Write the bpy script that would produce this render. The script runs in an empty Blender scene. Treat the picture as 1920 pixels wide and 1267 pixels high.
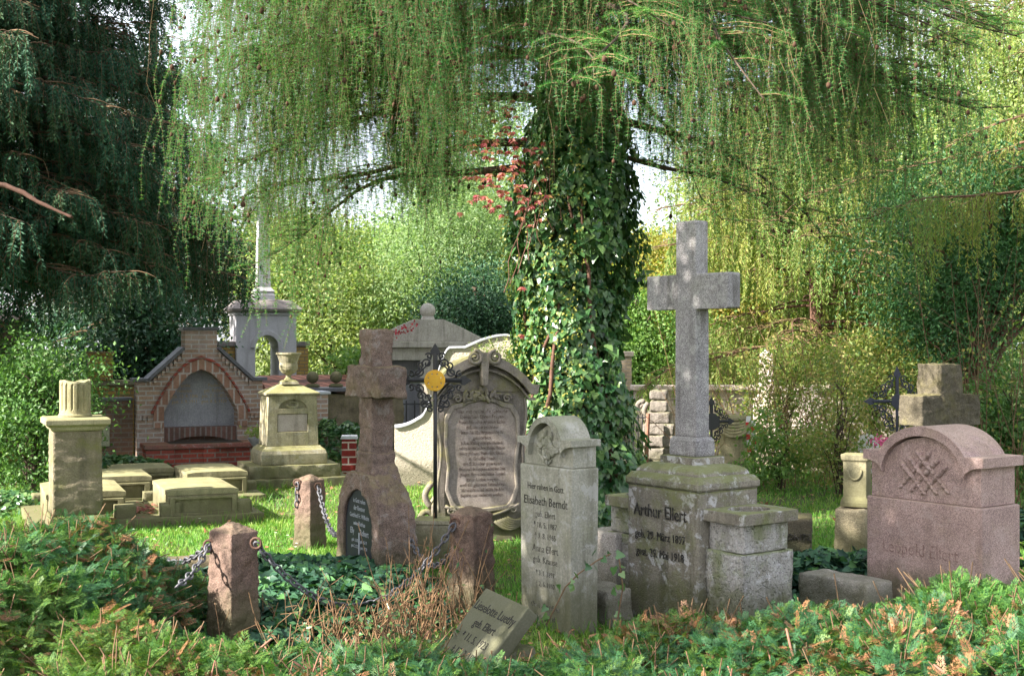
import bpy, bmesh, math, random
import numpy as np
from mathutils import Vector, Matrix, noise
from mathutils.geometry import tessellate_polygon
R = math.radians
rng = np.random.default_rng(11)
random.seed(5)
sc = bpy.context.scene
COL = sc.collection
F, HZ, EYE = 2400.0, 640.0, 1.6          # focal length in photo pixels, horizon row, eye height (m)
def at(px, py, Y):                        # the point at distance Y seen at a photo pixel
    return Vector(((px - 960) / F * Y, Y, EYE + (HZ - py) / F * Y))
def gx(px, Y): return (px - 960) / F * Y
def zz(py, Y): return EYE + (HZ - py) / F * Y

# ------------------------------------------------------------------ objects
FOOT = []                                 # footprints kept free of grass
def tag(o, label=None, cat=None, group=None, kind=None):
    if label: o['label'] = label
    if cat: o['category'] = cat
    if group: o['group'] = group
    if kind: o['kind'] = kind
    return o
def thing(name, label, cat, loc, rz=0, group=None, foot=None):
    o = bpy.data.objects.new(name, None); COL.objects.link(o)
    o.empty_display_size = .1
    o.location = loc; o.rotation_euler = (0, 0, rz)
    if foot: FOOT.append((loc[0], loc[1], foot[0] / 2, foot[1] / 2, rz))
    return tag(o, label, cat, group)
def link_mesh(name, me, mat, parent=None):
    o = bpy.data.objects.new(name, me); COL.objects.link(o)
    if mat is not None: me.materials.append(mat)
    if parent is not None: o.parent = parent
    return o
def np_mesh(name, V, Fc, mat, parent=None, smooth=False):
    V = np.ascontiguousarray(V, dtype=np.float32).reshape(-1, 3)
    Fc = np.ascontiguousarray(Fc, dtype=np.int32)
    n, k = Fc.shape
    me = bpy.data.meshes.new(name)
    me.vertices.add(len(V)); me.vertices.foreach_set('co', V.ravel())
    me.loops.add(n * k); me.loops.foreach_set('vertex_index', Fc.ravel())
    me.polygons.add(n)
    me.polygons.foreach_set('loop_start', np.arange(0, n * k, k, dtype=np.int32))
    if smooth: me.polygons.foreach_set('use_smooth', np.ones(n, dtype=bool))
    me.update(calc_edges=True)
    return link_mesh(name, me, mat, parent)

class MB:
    def __init__(s): s.v = []; s.f = []
    def add(s, vs, fs):
        b = len(s.v); s.v += [tuple(p) for p in vs]; s.f += [tuple(i + b for i in f) for f in fs]; return s
    def box(s, x0, x1, y0, y1, z0, z1, tx=0, ty=0):      # tx, ty: taper of the top
        return s.add([(x0, y0, z0), (x1, y0, z0), (x1, y1, z0), (x0, y1, z0),
                      (x0 + tx, y0 + ty, z1), (x1 - tx, y0 + ty, z1), (x1 - tx, y1 - ty, z1), (x0 + tx, y1 - ty, z1)],
                     [(0, 3, 2, 1), (4, 5, 6, 7), (0, 1, 5, 4), (1, 2, 6, 5), (2, 3, 7, 6), (3, 0, 4, 7)])
    def prism(s, outer, y0, y1, holes=()):               # XZ outline (counter-clockwise seen from the front) extruded along y
        loops = [list(outer)] + [list(h) for h in holes]
        pts = [p for l in loops for p in l]; n = len(pts)
        tris = tessellate_polygon([[Vector((p[0], p[1], 0)) for p in l] for l in loops])
        vs = [(p[0], y0, p[1]) for p in pts] + [(p[0], y1, p[1]) for p in pts]
        fs = []
        for t in tris:
            a, b, c = (Vector((pts[i][0], pts[i][1])) for i in t)
            ar = (b - a).cross(c - a)
            t = tuple(t) if ar > 0 else tuple(reversed(t))
            fs.append(t); fs.append(tuple(i + n for i in reversed(t)))
        o = 0
        for li, l in enumerate(loops):
            m = len(l)
            area = sum(l[i][0] * l[(i + 1) % m][1] - l[(i + 1) % m][0] * l[i][1] for i in range(m))
            ccw = (area > 0) == (li == 0)
            for i in range(m):
                a, b = o + i, o + (i + 1) % m
                fs.append((a, a + n, b + n, b) if ccw else (a, b, b + n, a + n))
            o += m
        return s.add(vs, fs)
    def lathe(s, prof, n=24, cx=0, cy=0, flute=0, nf=0):
        vs, fs = [], []
        for r, z in prof:
            for i in range(n):
                a = 2 * math.pi * i / n
                rr = r * (1 - flute * max(0, math.sin(a * nf))) if nf else r
                vs.append((cx + rr * math.cos(a), cy + rr * math.sin(a), z))
        for j in range(len(prof) - 1):
            for i in range(n):
                k = (i + 1) % n
                fs.append((j * n + i, j * n + k, (j + 1) * n + k, (j + 1) * n + i))
        fs.append(tuple(reversed(range(n)))); m = (len(prof) - 1) * n
        fs.append(tuple(range(m, m + n)))
        return s.add(vs, fs)
    def sq_lathe(s, prof, W, D):                          # rectangular rings: offset from the half sizes, height
        vs, fs = [], []
        for o, z in prof:
            a, b = W / 2 + o, D / 2 + o
            vs += [(-a, -b, z), (a, -b, z), (a, b, z), (-a, b, z)]
        for j in range(len(prof) - 1):
            for i in range(4):
                k = (i + 1) % 4
                fs.append((j * 4 + i, j * 4 + k, j * 4 + 4 + k, j * 4 + 4 + i))
        fs.append((3, 2, 1, 0)); m = len(prof) * 4 - 4
        fs.append((m, m + 1, m + 2, m + 3))
        return s.add(vs, fs)
    def tube(s, path, rad, n=8, closed=False):
        path = [Vector(p) for p in path]; m = len(path)
        rad = [rad] * m if isinstance(rad, (int, float)) else rad
        vs, fs = [], []; up = None
        for i, p in enumerate(path):
            t = (path[(i + 1) % m] - path[i - 1]) if closed else (path[min(i + 1, m - 1)] - path[max(i - 1, 0)])
            t = t.normalized() if t.length > 1e-9 else Vector((0, 0, 1))
            if up is None: up = t.orthogonal().normalized()
            up = (up - t * up.dot(t))
            up = up.normalized() if up.length > 1e-6 else t.orthogonal().normalized()
            w = t.cross(up)
            for k in range(n):
                a = 2 * math.pi * k / n
                vs.append(p + (up * math.cos(a) + w * math.sin(a)) * rad[i])
        for i in range(m if closed else m - 1):
            j = (i + 1) % m
            for k in range(n):
                l = (k + 1) % n
                fs.append((i * n + k, i * n + l, j * n + l, j * n + k))
        if not closed:
            fs.append(tuple(reversed(range(n)))); fs.append(tuple(range((m - 1) * n, m * n)))
        return s.add(vs, fs)
    def ball(s, c, r, n=10, sz=1.0):
        prof = [(max(r * math.sin(math.pi * i / n), 1e-4), c[2] - r * sz * math.cos(math.pi * i / n)) for i in range(n + 1)]
        return s.lathe(prof, n * 2, c[0], c[1])
    def xform(s, M, start=0):
        for i in range(start, len(s.v)): s.v[i] = tuple(M @ Vector(s.v[i]))
        return s
    def build(s, name, mat, parent=None, bevel=0, seg=2, smooth=False, rough=None, chip=0):
        bm = bmesh.new()
        vs = [bm.verts.new(p) for p in s.v]
        for f in s.f:
            try: bm.faces.new([vs[i] for i in f])
            except ValueError: pass
        bmesh.ops.recalc_face_normals(bm, faces=bm.faces)
        if rough:
            ml, amp, fr = rough[:3]
            bmesh.ops.remove_doubles(bm, verts=bm.verts, dist=1e-4)
            bmesh.ops.triangulate(bm, faces=bm.faces)
            for _ in range(9):
                es = [e for e in bm.edges if e.calc_length() > ml]
                if not es: break
                bmesh.ops.subdivide_edges(bm, edges=es, cuts=1)
                bmesh.ops.triangulate(bm, faces=[f for f in bm.faces if len(f.verts) > 3])
            if len(rough) > 3:
                for _ in range(rough[3]): bmesh.ops.smooth_vert(bm, verts=bm.verts, factor=.5, use_axis_x=True, use_axis_y=True, use_axis_z=True)
            bm.normal_update()
            an = rough[4] if len(rough) > 4 else (1, 1, 1)
            seed = Vector((random.random() * 50, random.random() * 50, 3))
            new = []
            for v in bm.verts:
                q = Vector((v.co.x * an[0], v.co.y * an[1], v.co.z * an[2])) * fr + seed
                d = noise.fractal(q, .9, 2.1, 4) + .5 * noise.noise(q * .35)
                new.append(v.co + v.normal * d * amp)
            for v, c in zip(bm.verts, new): v.co = c
        me = bpy.data.meshes.new(name); bm.to_mesh(me); bm.free()
        if smooth or rough:
            for p in me.polygons: p.use_smooth = True
        o = link_mesh(name, me, mat, parent)
        if bevel:
            b = o.modifiers.new('bevel', 'BEVEL'); b.width = bevel; b.segments = seg; b.limit_method = 'ANGLE'; b.angle_limit = R(35)
            b.harden_normals = False
        return o
def arc(cx, cz, rx, rz, a0, a1, n):
    return [(cx + rx * math.cos(R(a0 + (a1 - a0) * i / n)), cz + rz * math.sin(R(a0 + (a1 - a0) * i / n))) for i in range(n + 1)]
def text(s, size, parent, loc, mat, name='inscription', sx=1.0, rot=(R(90), 0, 0), ext=.0015, sp=1.1, align='CENTER'):
    c = bpy.data.curves.new(name, 'FONT'); c.body = s; c.size = size; c.extrude = ext
    c.align_x = align; c.space_line = sp; c.resolution_u = 2
    tmp = bpy.data.objects.new('lettering', c); COL.objects.link(tmp); bpy.context.view_layer.update()
    me = bpy.data.meshes.new_from_object(tmp.evaluated_get(bpy.context.evaluated_depsgraph_get()))
    bpy.data.objects.remove(tmp); bpy.data.curves.remove(c)
    me.name = name; me.materials.clear(); o = link_mesh(name, me, mat)
    o.location = loc; o.rotation_euler = rot; o.scale = (sx, 1, 1); o.parent = parent
    return o

# ------------------------------------------------------------------ numpy foliage
def unit(a): return a / np.maximum(np.linalg.norm(a, axis=-1, keepdims=True), 1e-9)
def rdir(n): return unit(rng.normal(size=(n, 3)))
DIAMOND = (np.array([(0, 0, 0), (.5, .42, .1), (0, 1, 0), (-.5, .42, .1)], float), np.array([(0, 1, 2), (0, 2, 3)]))
NEEDLE = (np.array([(-.5, 0, 0), (.5, 0, 0), (0, 1, 0)], float), np.array([(0, 1, 2)]))
BLADE = (np.array([(-.5, 0, 0), (.5, 0, 0), (.32, .55, .12), (-.32, .55, .12), (0, 1, .38)], float), np.array([(0, 1, 2), (0, 2, 3), (3, 2, 4)]))
IVY = (np.array([(0, .1, 0), (.30, -.06, .05), (.52, .16, .07), (.36, .36, .05), (.27, .62, .05), (0, 1, -.06),
                 (-.27, .62, .05), (-.36, .36, .05), (-.52, .16, .07), (-.30, -.06, .05)], float),
       np.array([(0, 1, 2, 3, 4, 5), (0, 5, 6, 7, 8, 9)]))
def scatter(P, axis, nrm, L, W, proto):
    """vertices and faces of one leaf shape set at every point of P along axis, facing nrm"""
    pv, pf = proto
    n = len(P)
    axis = unit(axis); side = unit(np.cross(axis, nrm)); nn = np.cross(side, axis)
    L = np.broadcast_to(np.asarray(L, float), (n,)); W = np.broadcast_to(np.asarray(W, float), (n,))
    V = (P[:, None] + pv[None, :, 1:2] * (axis * L[:, None])[:, None] + pv[None, :, 0:1] * (side * W[:, None])[:, None]
         + pv[None, :, 2:3] * (nn * L[:, None])[:, None])
    Fc = pf[None] + (np.arange(n) * len(pv))[:, None, None]
    return V.reshape(-1, 3), Fc.reshape(-1, pf.shape[1])
def np_tubes(paths, rad, ns=3):
    """paths (S,K,3), rad (S,K): thin round twigs"""
    S, K, _ = paths.shape
    t = np.empty_like(paths); t[:, 1:-1] = paths[:, 2:] - paths[:, :-2]; t[:, 0] = paths[:, 1] - paths[:, 0]; t[:, -1] = paths[:, -1] - paths[:, -2]
    t = unit(t)
    ref = np.where(np.abs(t[..., 2:3]) > .8, np.array([1.0, 0, 0]), np.array([0, 0, 1.0]))
    u = unit(np.cross(t, ref)); w = np.cross(t, u)
    a = np.arange(ns) * 2 * np.pi / ns
    V = paths[:, :, None] + rad[..., None, None] * (u[:, :, None] * np.cos(a)[None, None, :, None] + w[:, :, None] * np.sin(a)[None, None, :, None])
    idx = np.arange(S * K * ns).reshape(S, K, ns)
    A = idx[:, :-1]; B = idx[:, 1:]
    Fc = np.stack([A, np.roll(A, -1, 2), np.roll(B, -1, 2), B], -1).reshape(-1, 4)
    return V.reshape(-1, 3), Fc
def cat(parts):
    V, Fc, o = [], [], 0
    for v, f in parts:
        V.append(v); Fc.append(f + o); o += len(v)
    return np.concatenate(V), np.concatenate(Fc)
def smooth_noise(P, scale, seed=0):
    g = np.random.default_rng(seed); o = np.zeros(len(P))
    for k in range(5):
        d = g.normal(size=3) * scale; o += np.sin(P @ d + g.uniform(0, 6.28))
    return o / 5

# ------------------------------------------------------------------ materials
class NT:
    def __init__(s, name):
        s.m = bpy.data.materials.new(name); s.m.use_nodes = True; s.t = s.m.node_tree; s.t.nodes.clear()
        s.out = s.n('OutputMaterial')
    def n(s, ty, **kw):
        o = s.t.nodes.new('ShaderNode' + ty)
        for k, v in kw.items():
            if k in o.inputs: s.set(o, k, v)
            else: setattr(o, k, v)
        return o
    def set(s, o, k, v):
        if isinstance(v, bpy.types.NodeSocket): s.t.links.new(v, o.inputs[k])
        elif isinstance(v, bpy.types.Node): s.t.links.new(v.outputs[0], o.inputs[k])
        else:
            if isinstance(v, tuple) and len(v) == 3 and o.inputs[k].type == 'RGBA': v = (*v, 1)
            o.inputs[k].default_value = v
    def ramp(s, fac, stops, interp='LINEAR'):
        o = s.n('ValToRGB'); s.set(o, 'Fac', fac); cr = o.color_ramp; cr.interpolation = interp
        while len(cr.elements) < len(stops): cr.elements.new(.5)
        for e, (p, c) in zip(cr.elements, stops):
            e.position = p; e.color = (*c, 1) if isinstance(c, tuple) else (c, c, c, 1)
        return o.outputs[0]
    def noise(s, co, scale, detail=4, rough=.6, dist=0):
        o = s.n('TexNoise', Scale=scale, Detail=detail, Roughness=rough, Distortion=dist)
        if co is not None: s.set(o, 'Vector', co)
        return o.outputs[0]
    def mix(s, fac, a, b, mode='MIX'):
        o = s.n('Mix', data_type='RGBA', blend_type=mode)
        for k, v in ((0, fac), (6, a), (7, b)):
            if isinstance(v, (bpy.types.NodeSocket, bpy.types.Node)):
                s.t.links.new(v.outputs[0] if isinstance(v, bpy.types.Node) else v, o.inputs[k])
            else: o.inputs[k].default_value = (*v, 1) if isinstance(v, tuple) else v
        return o.outputs[2]
    def math(s, op, a, b=0.0, clamp=False):
        o = s.n('Math', operation=op, use_clamp=clamp)
        for k, v in ((0, a), (1, b)):
            if isinstance(v, bpy.types.NodeSocket): s.t.links.new(v, o.inputs[k])
            else: o.inputs[k].default_value = v
        return o.outputs[0]
    def co(s, scale=None, which='Object'):
        c = s.n('TexCoord').outputs[which]
        if scale: c = s.n('Mapping', Vector=c, Scale=scale).outputs[0]
        return c
    def finish(s, base, rough=.9, bump=None, bstr=.4, bdist=.01, spec=.3, metal=0):
        b = s.n('BsdfPrincipled', Roughness=rough, Metallic=metal)
        s.set(b, 'Base Color', base); b.inputs['Specular IOR Level'].default_value = spec
        if bump is not None: s.set(b, 'Normal', s.n('Bump', Height=bump, Strength=bstr, Distance=bdist).outputs[0])
        s.t.links.new(b.outputs[0], s.out.inputs[0]); return s.m

def stone(name, a, b, speck=0, speck_scale=260, moss=0, mosscol=(.13, .14, .03), lichen=0, lichcol=(.42, .42, .40), stain=.35,
          staincol=(.05, .045, .035), bstr=.5, bdist=.006, scale=5, pits=0, rough=.92, mb=0.0, dirt=.7):
    """weathered stone: two tones, grains, pale lichen patches, dark run-off stains, moss on upward faces and in patches"""
    s = NT(name); co = s.co()
    n1 = s.noise(co, scale, 6, .65); fine = s.noise(co, 90, 4, .7)
    c = s.mix(s.ramp(n1, [(.35, 0.0), (.65, 1.0)]), a, b)
    c = s.mix(.55, c, s.ramp(fine, [(.3, .25), (.5, .5), (.7, .78)]), 'OVERLAY')
    if speck:
        v = s.noise(co, speck_scale, 2, .6)
        c = s.mix(speck, c, s.ramp(v, [(.36, .05), (.5, .5), (.62, .95)]), 'OVERLAY')
    if stain:
        st = s.noise(s.co((9, 9, .9)), 1.6, 5, .65)
        c = s.mix(s.math('MULTIPLY', s.ramp(st, [(.5, 0.0), (.68, 1.0)]), stain), c, staincol)
    if lichen:
        l = s.noise(co, 11, 6, .75, .4)
        c = s.mix(s.math('MULTIPLY', s.ramp(l, [(.54, 0.0), (.6, 1.0)]), lichen), c, lichcol)
    if moss:
        g = s.n('SeparateXYZ', Vector=s.n('NewGeometry').outputs['Normal'])
        up = s.ramp(g.outputs['Z'], [(.35, .0), (.9, 1.0)])
        mn = s.noise(co, 4.5, 6, .7)
        k = s.math('ADD', s.math('MULTIPLY', up, .30), s.math('ADD', mn, mb))
        c = s.mix(s.math('MULTIPLY', s.ramp(k, [(.52, 0.0), (.72, 1.0)]), moss), c, mosscol)
    if dirt:
        zc_ = s.n('SeparateXYZ', Vector=co).outputs['Z']
        lo_ = s.math('ADD', zc_, s.math('MULTIPLY', s.noise(co, 8, 5, .7), -.34))
        c = s.mix(s.math('MULTIPLY', s.ramp(lo_, [(0.0, 1.0), (.16, 0.0)]), dirt), c, (.085, .085, .04))
    h = s.math('ADD', s.math('MULTIPLY', s.noise(co, 34, 6, .7), 1.0), s.math('MULTIPLY', fine, .5))
    if pits:
        p = s.n('TexVoronoi', Scale=70.0); s.set(p, 'Vector', co)
        h = s.math('ADD', h, s.math('MULTIPLY', s.ramp(p.outputs[0], [(.1, 0.0), (.35, 1.0)]), pits))
    return s.finish(c, rough, h, bstr, bdist)

def brick(name, a, b, mortar, w=.185, h=.058, m=.009, dirt=.4, white=0.0, dirtcol=(.05, .04, .035)):
    s = NT(name); co = s.co(); x = s.n('SeparateXYZ', Vector=co)
    u = s.math('ADD', x.outputs[0], x.outputs[1])
    v = s.n('CombineXYZ', X=u, Y=x.outputs[2], Z=0.0)
    t = s.n('TexBrick', Scale=1.0); s.set(t, 'Vector', v)
    t.inputs['Brick Width'].default_value = w; t.inputs['Row Height'].default_value = h
    t.inputs['Mortar Size'].default_value = m; t.inputs['Mortar Smooth'].default_value = .2; t.inputs['Bias'].default_value = 0
    for k, c in (('Color1', a), ('Color2', b), ('Mortar', mortar)): t.inputs[k].default_value = (*c, 1)
    c = s.mix(.5, t.outputs[0], s.ramp(s.noise(co, 40, 5, .7), [(.3, .3), (.7, .7)]), 'OVERLAY')
    c = s.mix(s.math('MULTIPLY', s.ramp(s.noise(co, 3.2, 5, .7), [(.48, 0.0), (.7, 1.0)]), dirt), c, dirtcol)
    if white: c = s.mix(s.math('MULTIPLY', s.ramp(s.noise(co, 2.1, 5, .7), [(.45, 0.0), (.7, 1.0)]), white), c, (.42, .38, .40))
    hgt = s.math('SUBTRACT', s.math('MULTIPLY', s.noise(co, 60, 4), .4), t.outputs[1])
    return s.finish(c, .92, hgt, .6, .008)

def leaf(name, cols, trans=.3, rough=.5, spec=.35, tint=None, nscale=1.3, tcol=None):
    """leaves: colour per leaf, slow drift over the plant, light passing through"""
    s = NT(name); g = s.n('NewGeometry')
    k = len(cols)
    c = s.ramp(g.outputs['Random Per Island'], [(i / max(k - 1, 1), cl) for i, cl in enumerate(cols)])
    if tint:
        nz = s.noise(s.co(), nscale, 3, .6)
        c = s.mix(s.ramp(nz, [(.42, 0.0), (.62, 1.0)]), c, s.mix(1.0, c, tint, 'MULTIPLY'))
    b = s.n('BsdfPrincipled', Roughness=rough); s.set(b, 'Base Color', c); b.inputs['Specular IOR Level'].default_value = spec
    if trans:
        tc = s.mix(1.0, c, tcol or (1.5, 1.6, .8), 'MULTIPLY')
        tr = s.n('BsdfTranslucent', Color=tc)
        mx = s.n('MixShader', Fac=trans)
        s.t.links.new(b.outputs[0], mx.inputs[1]); s.t.links.new(tr.outputs[0], mx.inputs[2])
        s.t.links.new(mx.outputs[0], s.out.inputs[0])
    else: s.t.links.new(b.outputs[0], s.out.inputs[0])
    return s.m
def plain(name, c, rough=.7, spec=.3, metal=0, var=.3, scale=30, bstr=.2):
    s = NT(name); co = s.co(); n = s.noise(co, scale, 5, .65)
    cc = s.mix(var, c, s.ramp(n, [(.25, .2), (.75, .8)]), 'OVERLAY')
    return s.finish(cc, rough, n, bstr, .004, spec, metal)

M = {}
M['granite_rust'] = stone('rough_rust_granite', (.19, .125, .10), (.12, .082, .068), speck=.5, stain=.25, moss=.18, mosscol=(.16, .15, .06), bstr=.9, bdist=.012, scale=7)
M['granite_brown'] = stone('rough_brown_granite', (.195, .14, .115), (.12, .085, .072), speck=.6, stain=.35, moss=.35, mosscol=(.22, .18, .07), lichen=.2, bstr=.9, bdist=.012, scale=4)
M['grey_granite'] = stone('grey_granite', (.30, .285, .29), (.19, .18, .19), speck=.5, speck_scale=170, stain=.6, lichen=.45, moss=.15, bstr=.55, scale=3)
M['ellert'] = stone('weathered_grey_brown_stone', (.27, .245, .20), (.17, .15, .125), speck=.2, stain=.6, lichen=.85, lichcol=(.50, .49, .50), moss=.75, mosscol=(.16, .18, .06), mb=.05, pits=.5, bstr=.8, bdist=.010)
M['ellert_pale'] = stone('lichen_covered_block_stone', (.47, .45, .45), (.31, .29, .25), stain=.4, lichen=.8, lichcol=(.60, .58, .60), moss=.75, mosscol=(.18, .22, .07), mb=.06, pits=.8, bstr=1.0, bdist=.014)
M['limestone'] = stone('grey_green_limestone', (.35, .335, .29), (.25, .245, .20), stain=.55, staincol=(.11, .105, .075), lichen=.5, lichcol=(.44, .43, .42), moss=.35, mosscol=(.19, .20, .09), bstr=.45, pits=.3)
M['sandstone_leaning'] = stone('smooth_grey_sandstone', (.27, .265, .23), (.22, .215, .185), stain=.25, lichen=.15, moss=.3, mosscol=(.18, .18, .09), bstr=.25)
M['pink'] = stone('pink_granite', (.385, .275, .255), (.28, .195, .185), speck=.5, speck_scale=240, stain=.45, staincol=(.17, .12, .11), lichen=.3, lichcol=(.48, .38, .36), moss=.3, mosscol=(.30, .24, .14), bstr=.6, scale=4)
M['rococo'] = stone('grey_carved_sandstone', (.27, .235, .20), (.165, .145, .13), stain=.55, lichen=.3, lichcol=(.33, .29, .27), moss=.65, mosscol=(.20, .19, .05), bstr=.5)
M['rococo_panel'] = stone('smooth_carved_sandstone', (.265, .225, .20), (.20, .17, .155), stain=.35, lichen=.45, lichcol=(.33, .29, .28), moss=.15, bstr=.3)
M['yellowstone'] = stone('mossy_yellow_sandstone', (.35, .315, .205), (.245, .22, .13), stain=.4, moss=.6, mosscol=(.215, .205, .085), lichen=.2, lichcol=(.46, .40, .25), bstr=.6, scale=3)
M['urnstone'] = stone('mossy_grey_sandstone', (.33, .30, .21), (.20, .18, .12), stain=.55, moss=.6, mosscol=(.20, .20, .06), lichen=.3, bstr=.6)
M['plaque_pink'] = stone('pale_marble', (.45, .39, .38), (.34, .29, .28), stain=.3, bstr=.2)
M['plaque_grey'] = stone('blue_grey_slab', (.34, .34, .38), (.26, .26, .30), stain=.25, bstr=.2)
M['column'] = stone('banded_brown_sandstone', (.25, .21, .145), (.145, .125, .09), stain=.4, moss=.65, mosscol=(.22, .22, .06), bstr=.9, bdist=.012, scale=9)
M['cross_dark'] = stone('rough_olive_granite', (.11, .095, .068), (.07, .06, .043), speck=.5, stain=.3, moss=.4, mosscol=(.19, .17, .06), bstr=1.0, bdist=.012)
M['pale_granite'] = stone('pale_hewn_granite', (.47, .43, .40), (.34, .31, .29), speck=.5, stain=.1, lichen=.3, moss=.15, bstr=1.0, bdist=.012)
M['tower'] = stone('grey_render', (.48, .47, .51), (.40, .39, .42), stain=.3, staincol=(.13, .12, .13), moss=.1, lichen=.1, bstr=.2)
M['tower_roof'] = stone('grey_brown_roof_stone', (.24, .21, .20), (.17, .15, .15), stain=.3, bstr=.3)
M['maus'] = stone('grey_limestone_ashlar', (.44, .41, .38), (.34, .32, .29), stain=.4, moss=.2, bstr=.4)
M['render'] = stone('cream_rough_render', (.62, .55, .46), (.56, .50, .42), stain=.08, staincol=(.35, .3, .22), bstr=1.0, bdist=.02, pits=.6, scale=2)
M['coping_white'] = plain('white_painted_coping', (.42, .44, .49), .7, var=.25)
M['wallstone'] = stone('brown_quarry_stone', (.23, .19, .13), (.12, .10, .07), stain=.4, moss=.4, bstr=.9)
M['palewall'] = brick('pale_stone_blocks', (.45, .39, .34), (.38, .32, .28), (.27, .24, .21), .5, .2, .015, dirt=.25)
M['paleslab'] = stone('pale_pink_coping', (.55, .47, .42), (.45, .38, .34), stain=.2, bstr=.4)
M['brick_pink'] = brick('weathered_pink_brick', (.38, .255, .185), (.29, .19, .15), (.42, .39, .38), dirt=.22, white=.55)
M['brick_red'] = brick('red_brick', (.33, .065, .045), (.22, .05, .04), (.22, .17, .15), dirt=.45)
M['brick_yellow'] = brick('yellow_brick', (.42, .28, .085), (.33, .20, .06), (.20, .16, .10), dirt=.25)
M['brick_brown'] = brick('brown_brick', (.22, .13, .09), (.15, .09, .07), (.20, .17, .15), dirt=.5)
M['brick_gloss'] = brick('glazed_red_brick', (.27, .035, .03), (.20, .03, .03), (.55, .48, .45), dirt=.05, h=.085)
M['coping_dark'] = plain('dark_slate_coping', (.10, .10, .12), .5, .4)
M['tile'] = brick('red_clay_tile', (.34, .15, .10), (.25, .11, .08), (.09, .05, .04), .17, .17, .02, dirt=.3)
M['inkclear'] = plain('clear_black_lettering', (.035, .033, .03), .9, var=.3)
M['pierstone'] = stone('hewn_grey_pink_stone', (.28, .25, .22), (.19, .165, .15), stain=.6, moss=.35, bstr=1.0, bdist=.012)
M['iron'] = plain('black_wrought_iron', (.018, .018, .022), .45, .5, var=.2)
M['iron_blue'] = plain('blue_black_iron', (.03, .033, .055), .5, .5)
M['chain'] = plain('galvanised_chain', (.115, .115, .13), .6, .4, metal=.3, var=.5, scale=60)
M['rust'] = plain('rusty_iron', (.10, .055, .04), .8)
M['gold'] = plain('gilded_disc', (.75, .42, .05), .4, .5, metal=.6, var=.25)
M['slate'] = plain('polished_black_slate', (.014, .017, .026), .5, .25, var=.3, scale=8, bstr=.05)
def worn(name, ink, under, k=.5, scale=26):
    s = NT(name); co = s.co(None, 'Object'); n = s.noise(co, scale, 5, .7)
    return s.finish(s.mix(s.ramp(n, [(k - .05, 0.0), (k + .06, 1.0)]), ink, under), .95)
M['ink'] = worn('worn_black_lettering', (.028, .026, .024), (.15, .14, .12), .56)
M['ink_soft'] = worn('faded_lettering', (.07, .065, .055), (.24, .23, .195), .54)
M['ink_brown'] = worn('brown_incised_lettering', (.07, .042, .034), (.19, .16, .145), .52)
M['ink_pink'] = worn('incised_pink_lettering', (.19, .12, .11), (.33, .225, .21), .5)
M['ink_grey'] = plain('grey_lettering', (.30, .32, .36), .7, var=.2)
M['ink_gold'] = plain('worn_gold_lettering', (.40, .30, .16), .7, var=.4)
M['dark'] = plain('dark_soil', (.035, .028, .02), .95, var=.4)
M['bark'] = plain('grey_brown_bark', (.075, .055, .04), .95, var=.7, scale=14, bstr=.9)
M['bark_red'] = plain('reddish_yew_bark', (.13, .07, .05), .9, var=.6, scale=14, bstr=.8)
M['twig'] = plain('thin_brown_twig', (.15, .095, .055), .9)
M['twig_larch'] = plain('straw_brown_larch_twig', (.17, .12, .06), .9)
M['wood_cut'] = plain('cut_thuja_wood', (.27, .135, .095), .85, var=.6, scale=22, bstr=.6)
M['straw'] = plain('dry_brown_stem', (.20, .12, .065), .9, var=.5)
M['cone'] = plain('brown_cone', (.07, .036, .022), .9, var=.4)
M['white_tape'] = plain('white_plastic_tape', (.75, .74, .74), .5, var=.05)
M['red_tape'] = plain('red_plastic_tape', (.62, .05, .05), .5, var=.05)
M['path'] = plain('pale_gravel', (.42, .33, .29), .95, scale=60)
M['white_stone'] = plain('white_stone', (.66, .64, .62), .8, var=.1)

def tones(c, a=.6, b=1.45): return [tuple(min(1, x * k) for x in c) for k in (a, 1, b)]
M['spruce'] = leaf('blue_green_spruce_needles', [(.016, .050, .032), (.033, .094, .058), (.062, .148, .09)], .15, .65, .15, (1.0, .8, .6))
M['spruce_back'] = leaf('dark_green_spruce_needles', [(.012, .038, .020), (.022, .065, .034), (.04, .09, .05)], .15)
M['larch'] = leaf('larch_needles', [(.034, .14, .046), (.062, .195, .060), (.115, .26, .078)], .45, .5, .3, (1.35, 1.05, .85), .8, (1.4, 1.7, .85))
M['weeping'] = leaf('light_spruce_needles', [(.11, .21, .05), (.18, .28, .075), (.28, .35, .11)], .45, .5, .3, (1.35, 1.05, .95), 1.1)
M['yew'] = leaf('dark_yew_needles', [(.022, .08, .028), (.04, .125, .042), (.075, .18, .06)], .25)
M['ivy'] = leaf('glossy_ivy_leaves', [(.024, .078, .03), (.046, .125, .042), (.085, .18, .058), (.16, .25, .085)], .2, .30, .6)
M['ivy_bed'] = leaf('blue_green_ivy_leaves', [(.012, .046, .026), (.024, .075, .042), (.04, .11, .052), (.07, .18, .045)], .08, .5, .3)
M['ivy_flower'] = leaf('yellow_green_ivy_flowers', [(.28, .30, .07), (.38, .36, .10)], .3)
M['creeper'] = leaf('red_creeper_leaves', [(.36, .06, .08), (.52, .13, .16), (.58, .24, .22), (.48, .27, .09), (.30, .06, .08), (.24, .16, .05)], .4, tcol=(1.5, .9, .9))
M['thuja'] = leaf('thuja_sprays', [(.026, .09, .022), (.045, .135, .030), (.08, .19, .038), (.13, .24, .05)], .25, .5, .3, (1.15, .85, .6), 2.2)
M['thuja_dark'] = leaf('shaded_bluish_thuja_sprays', [(.018, .07, .028), (.032, .11, .042), (.055, .15, .05)], .2)
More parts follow.
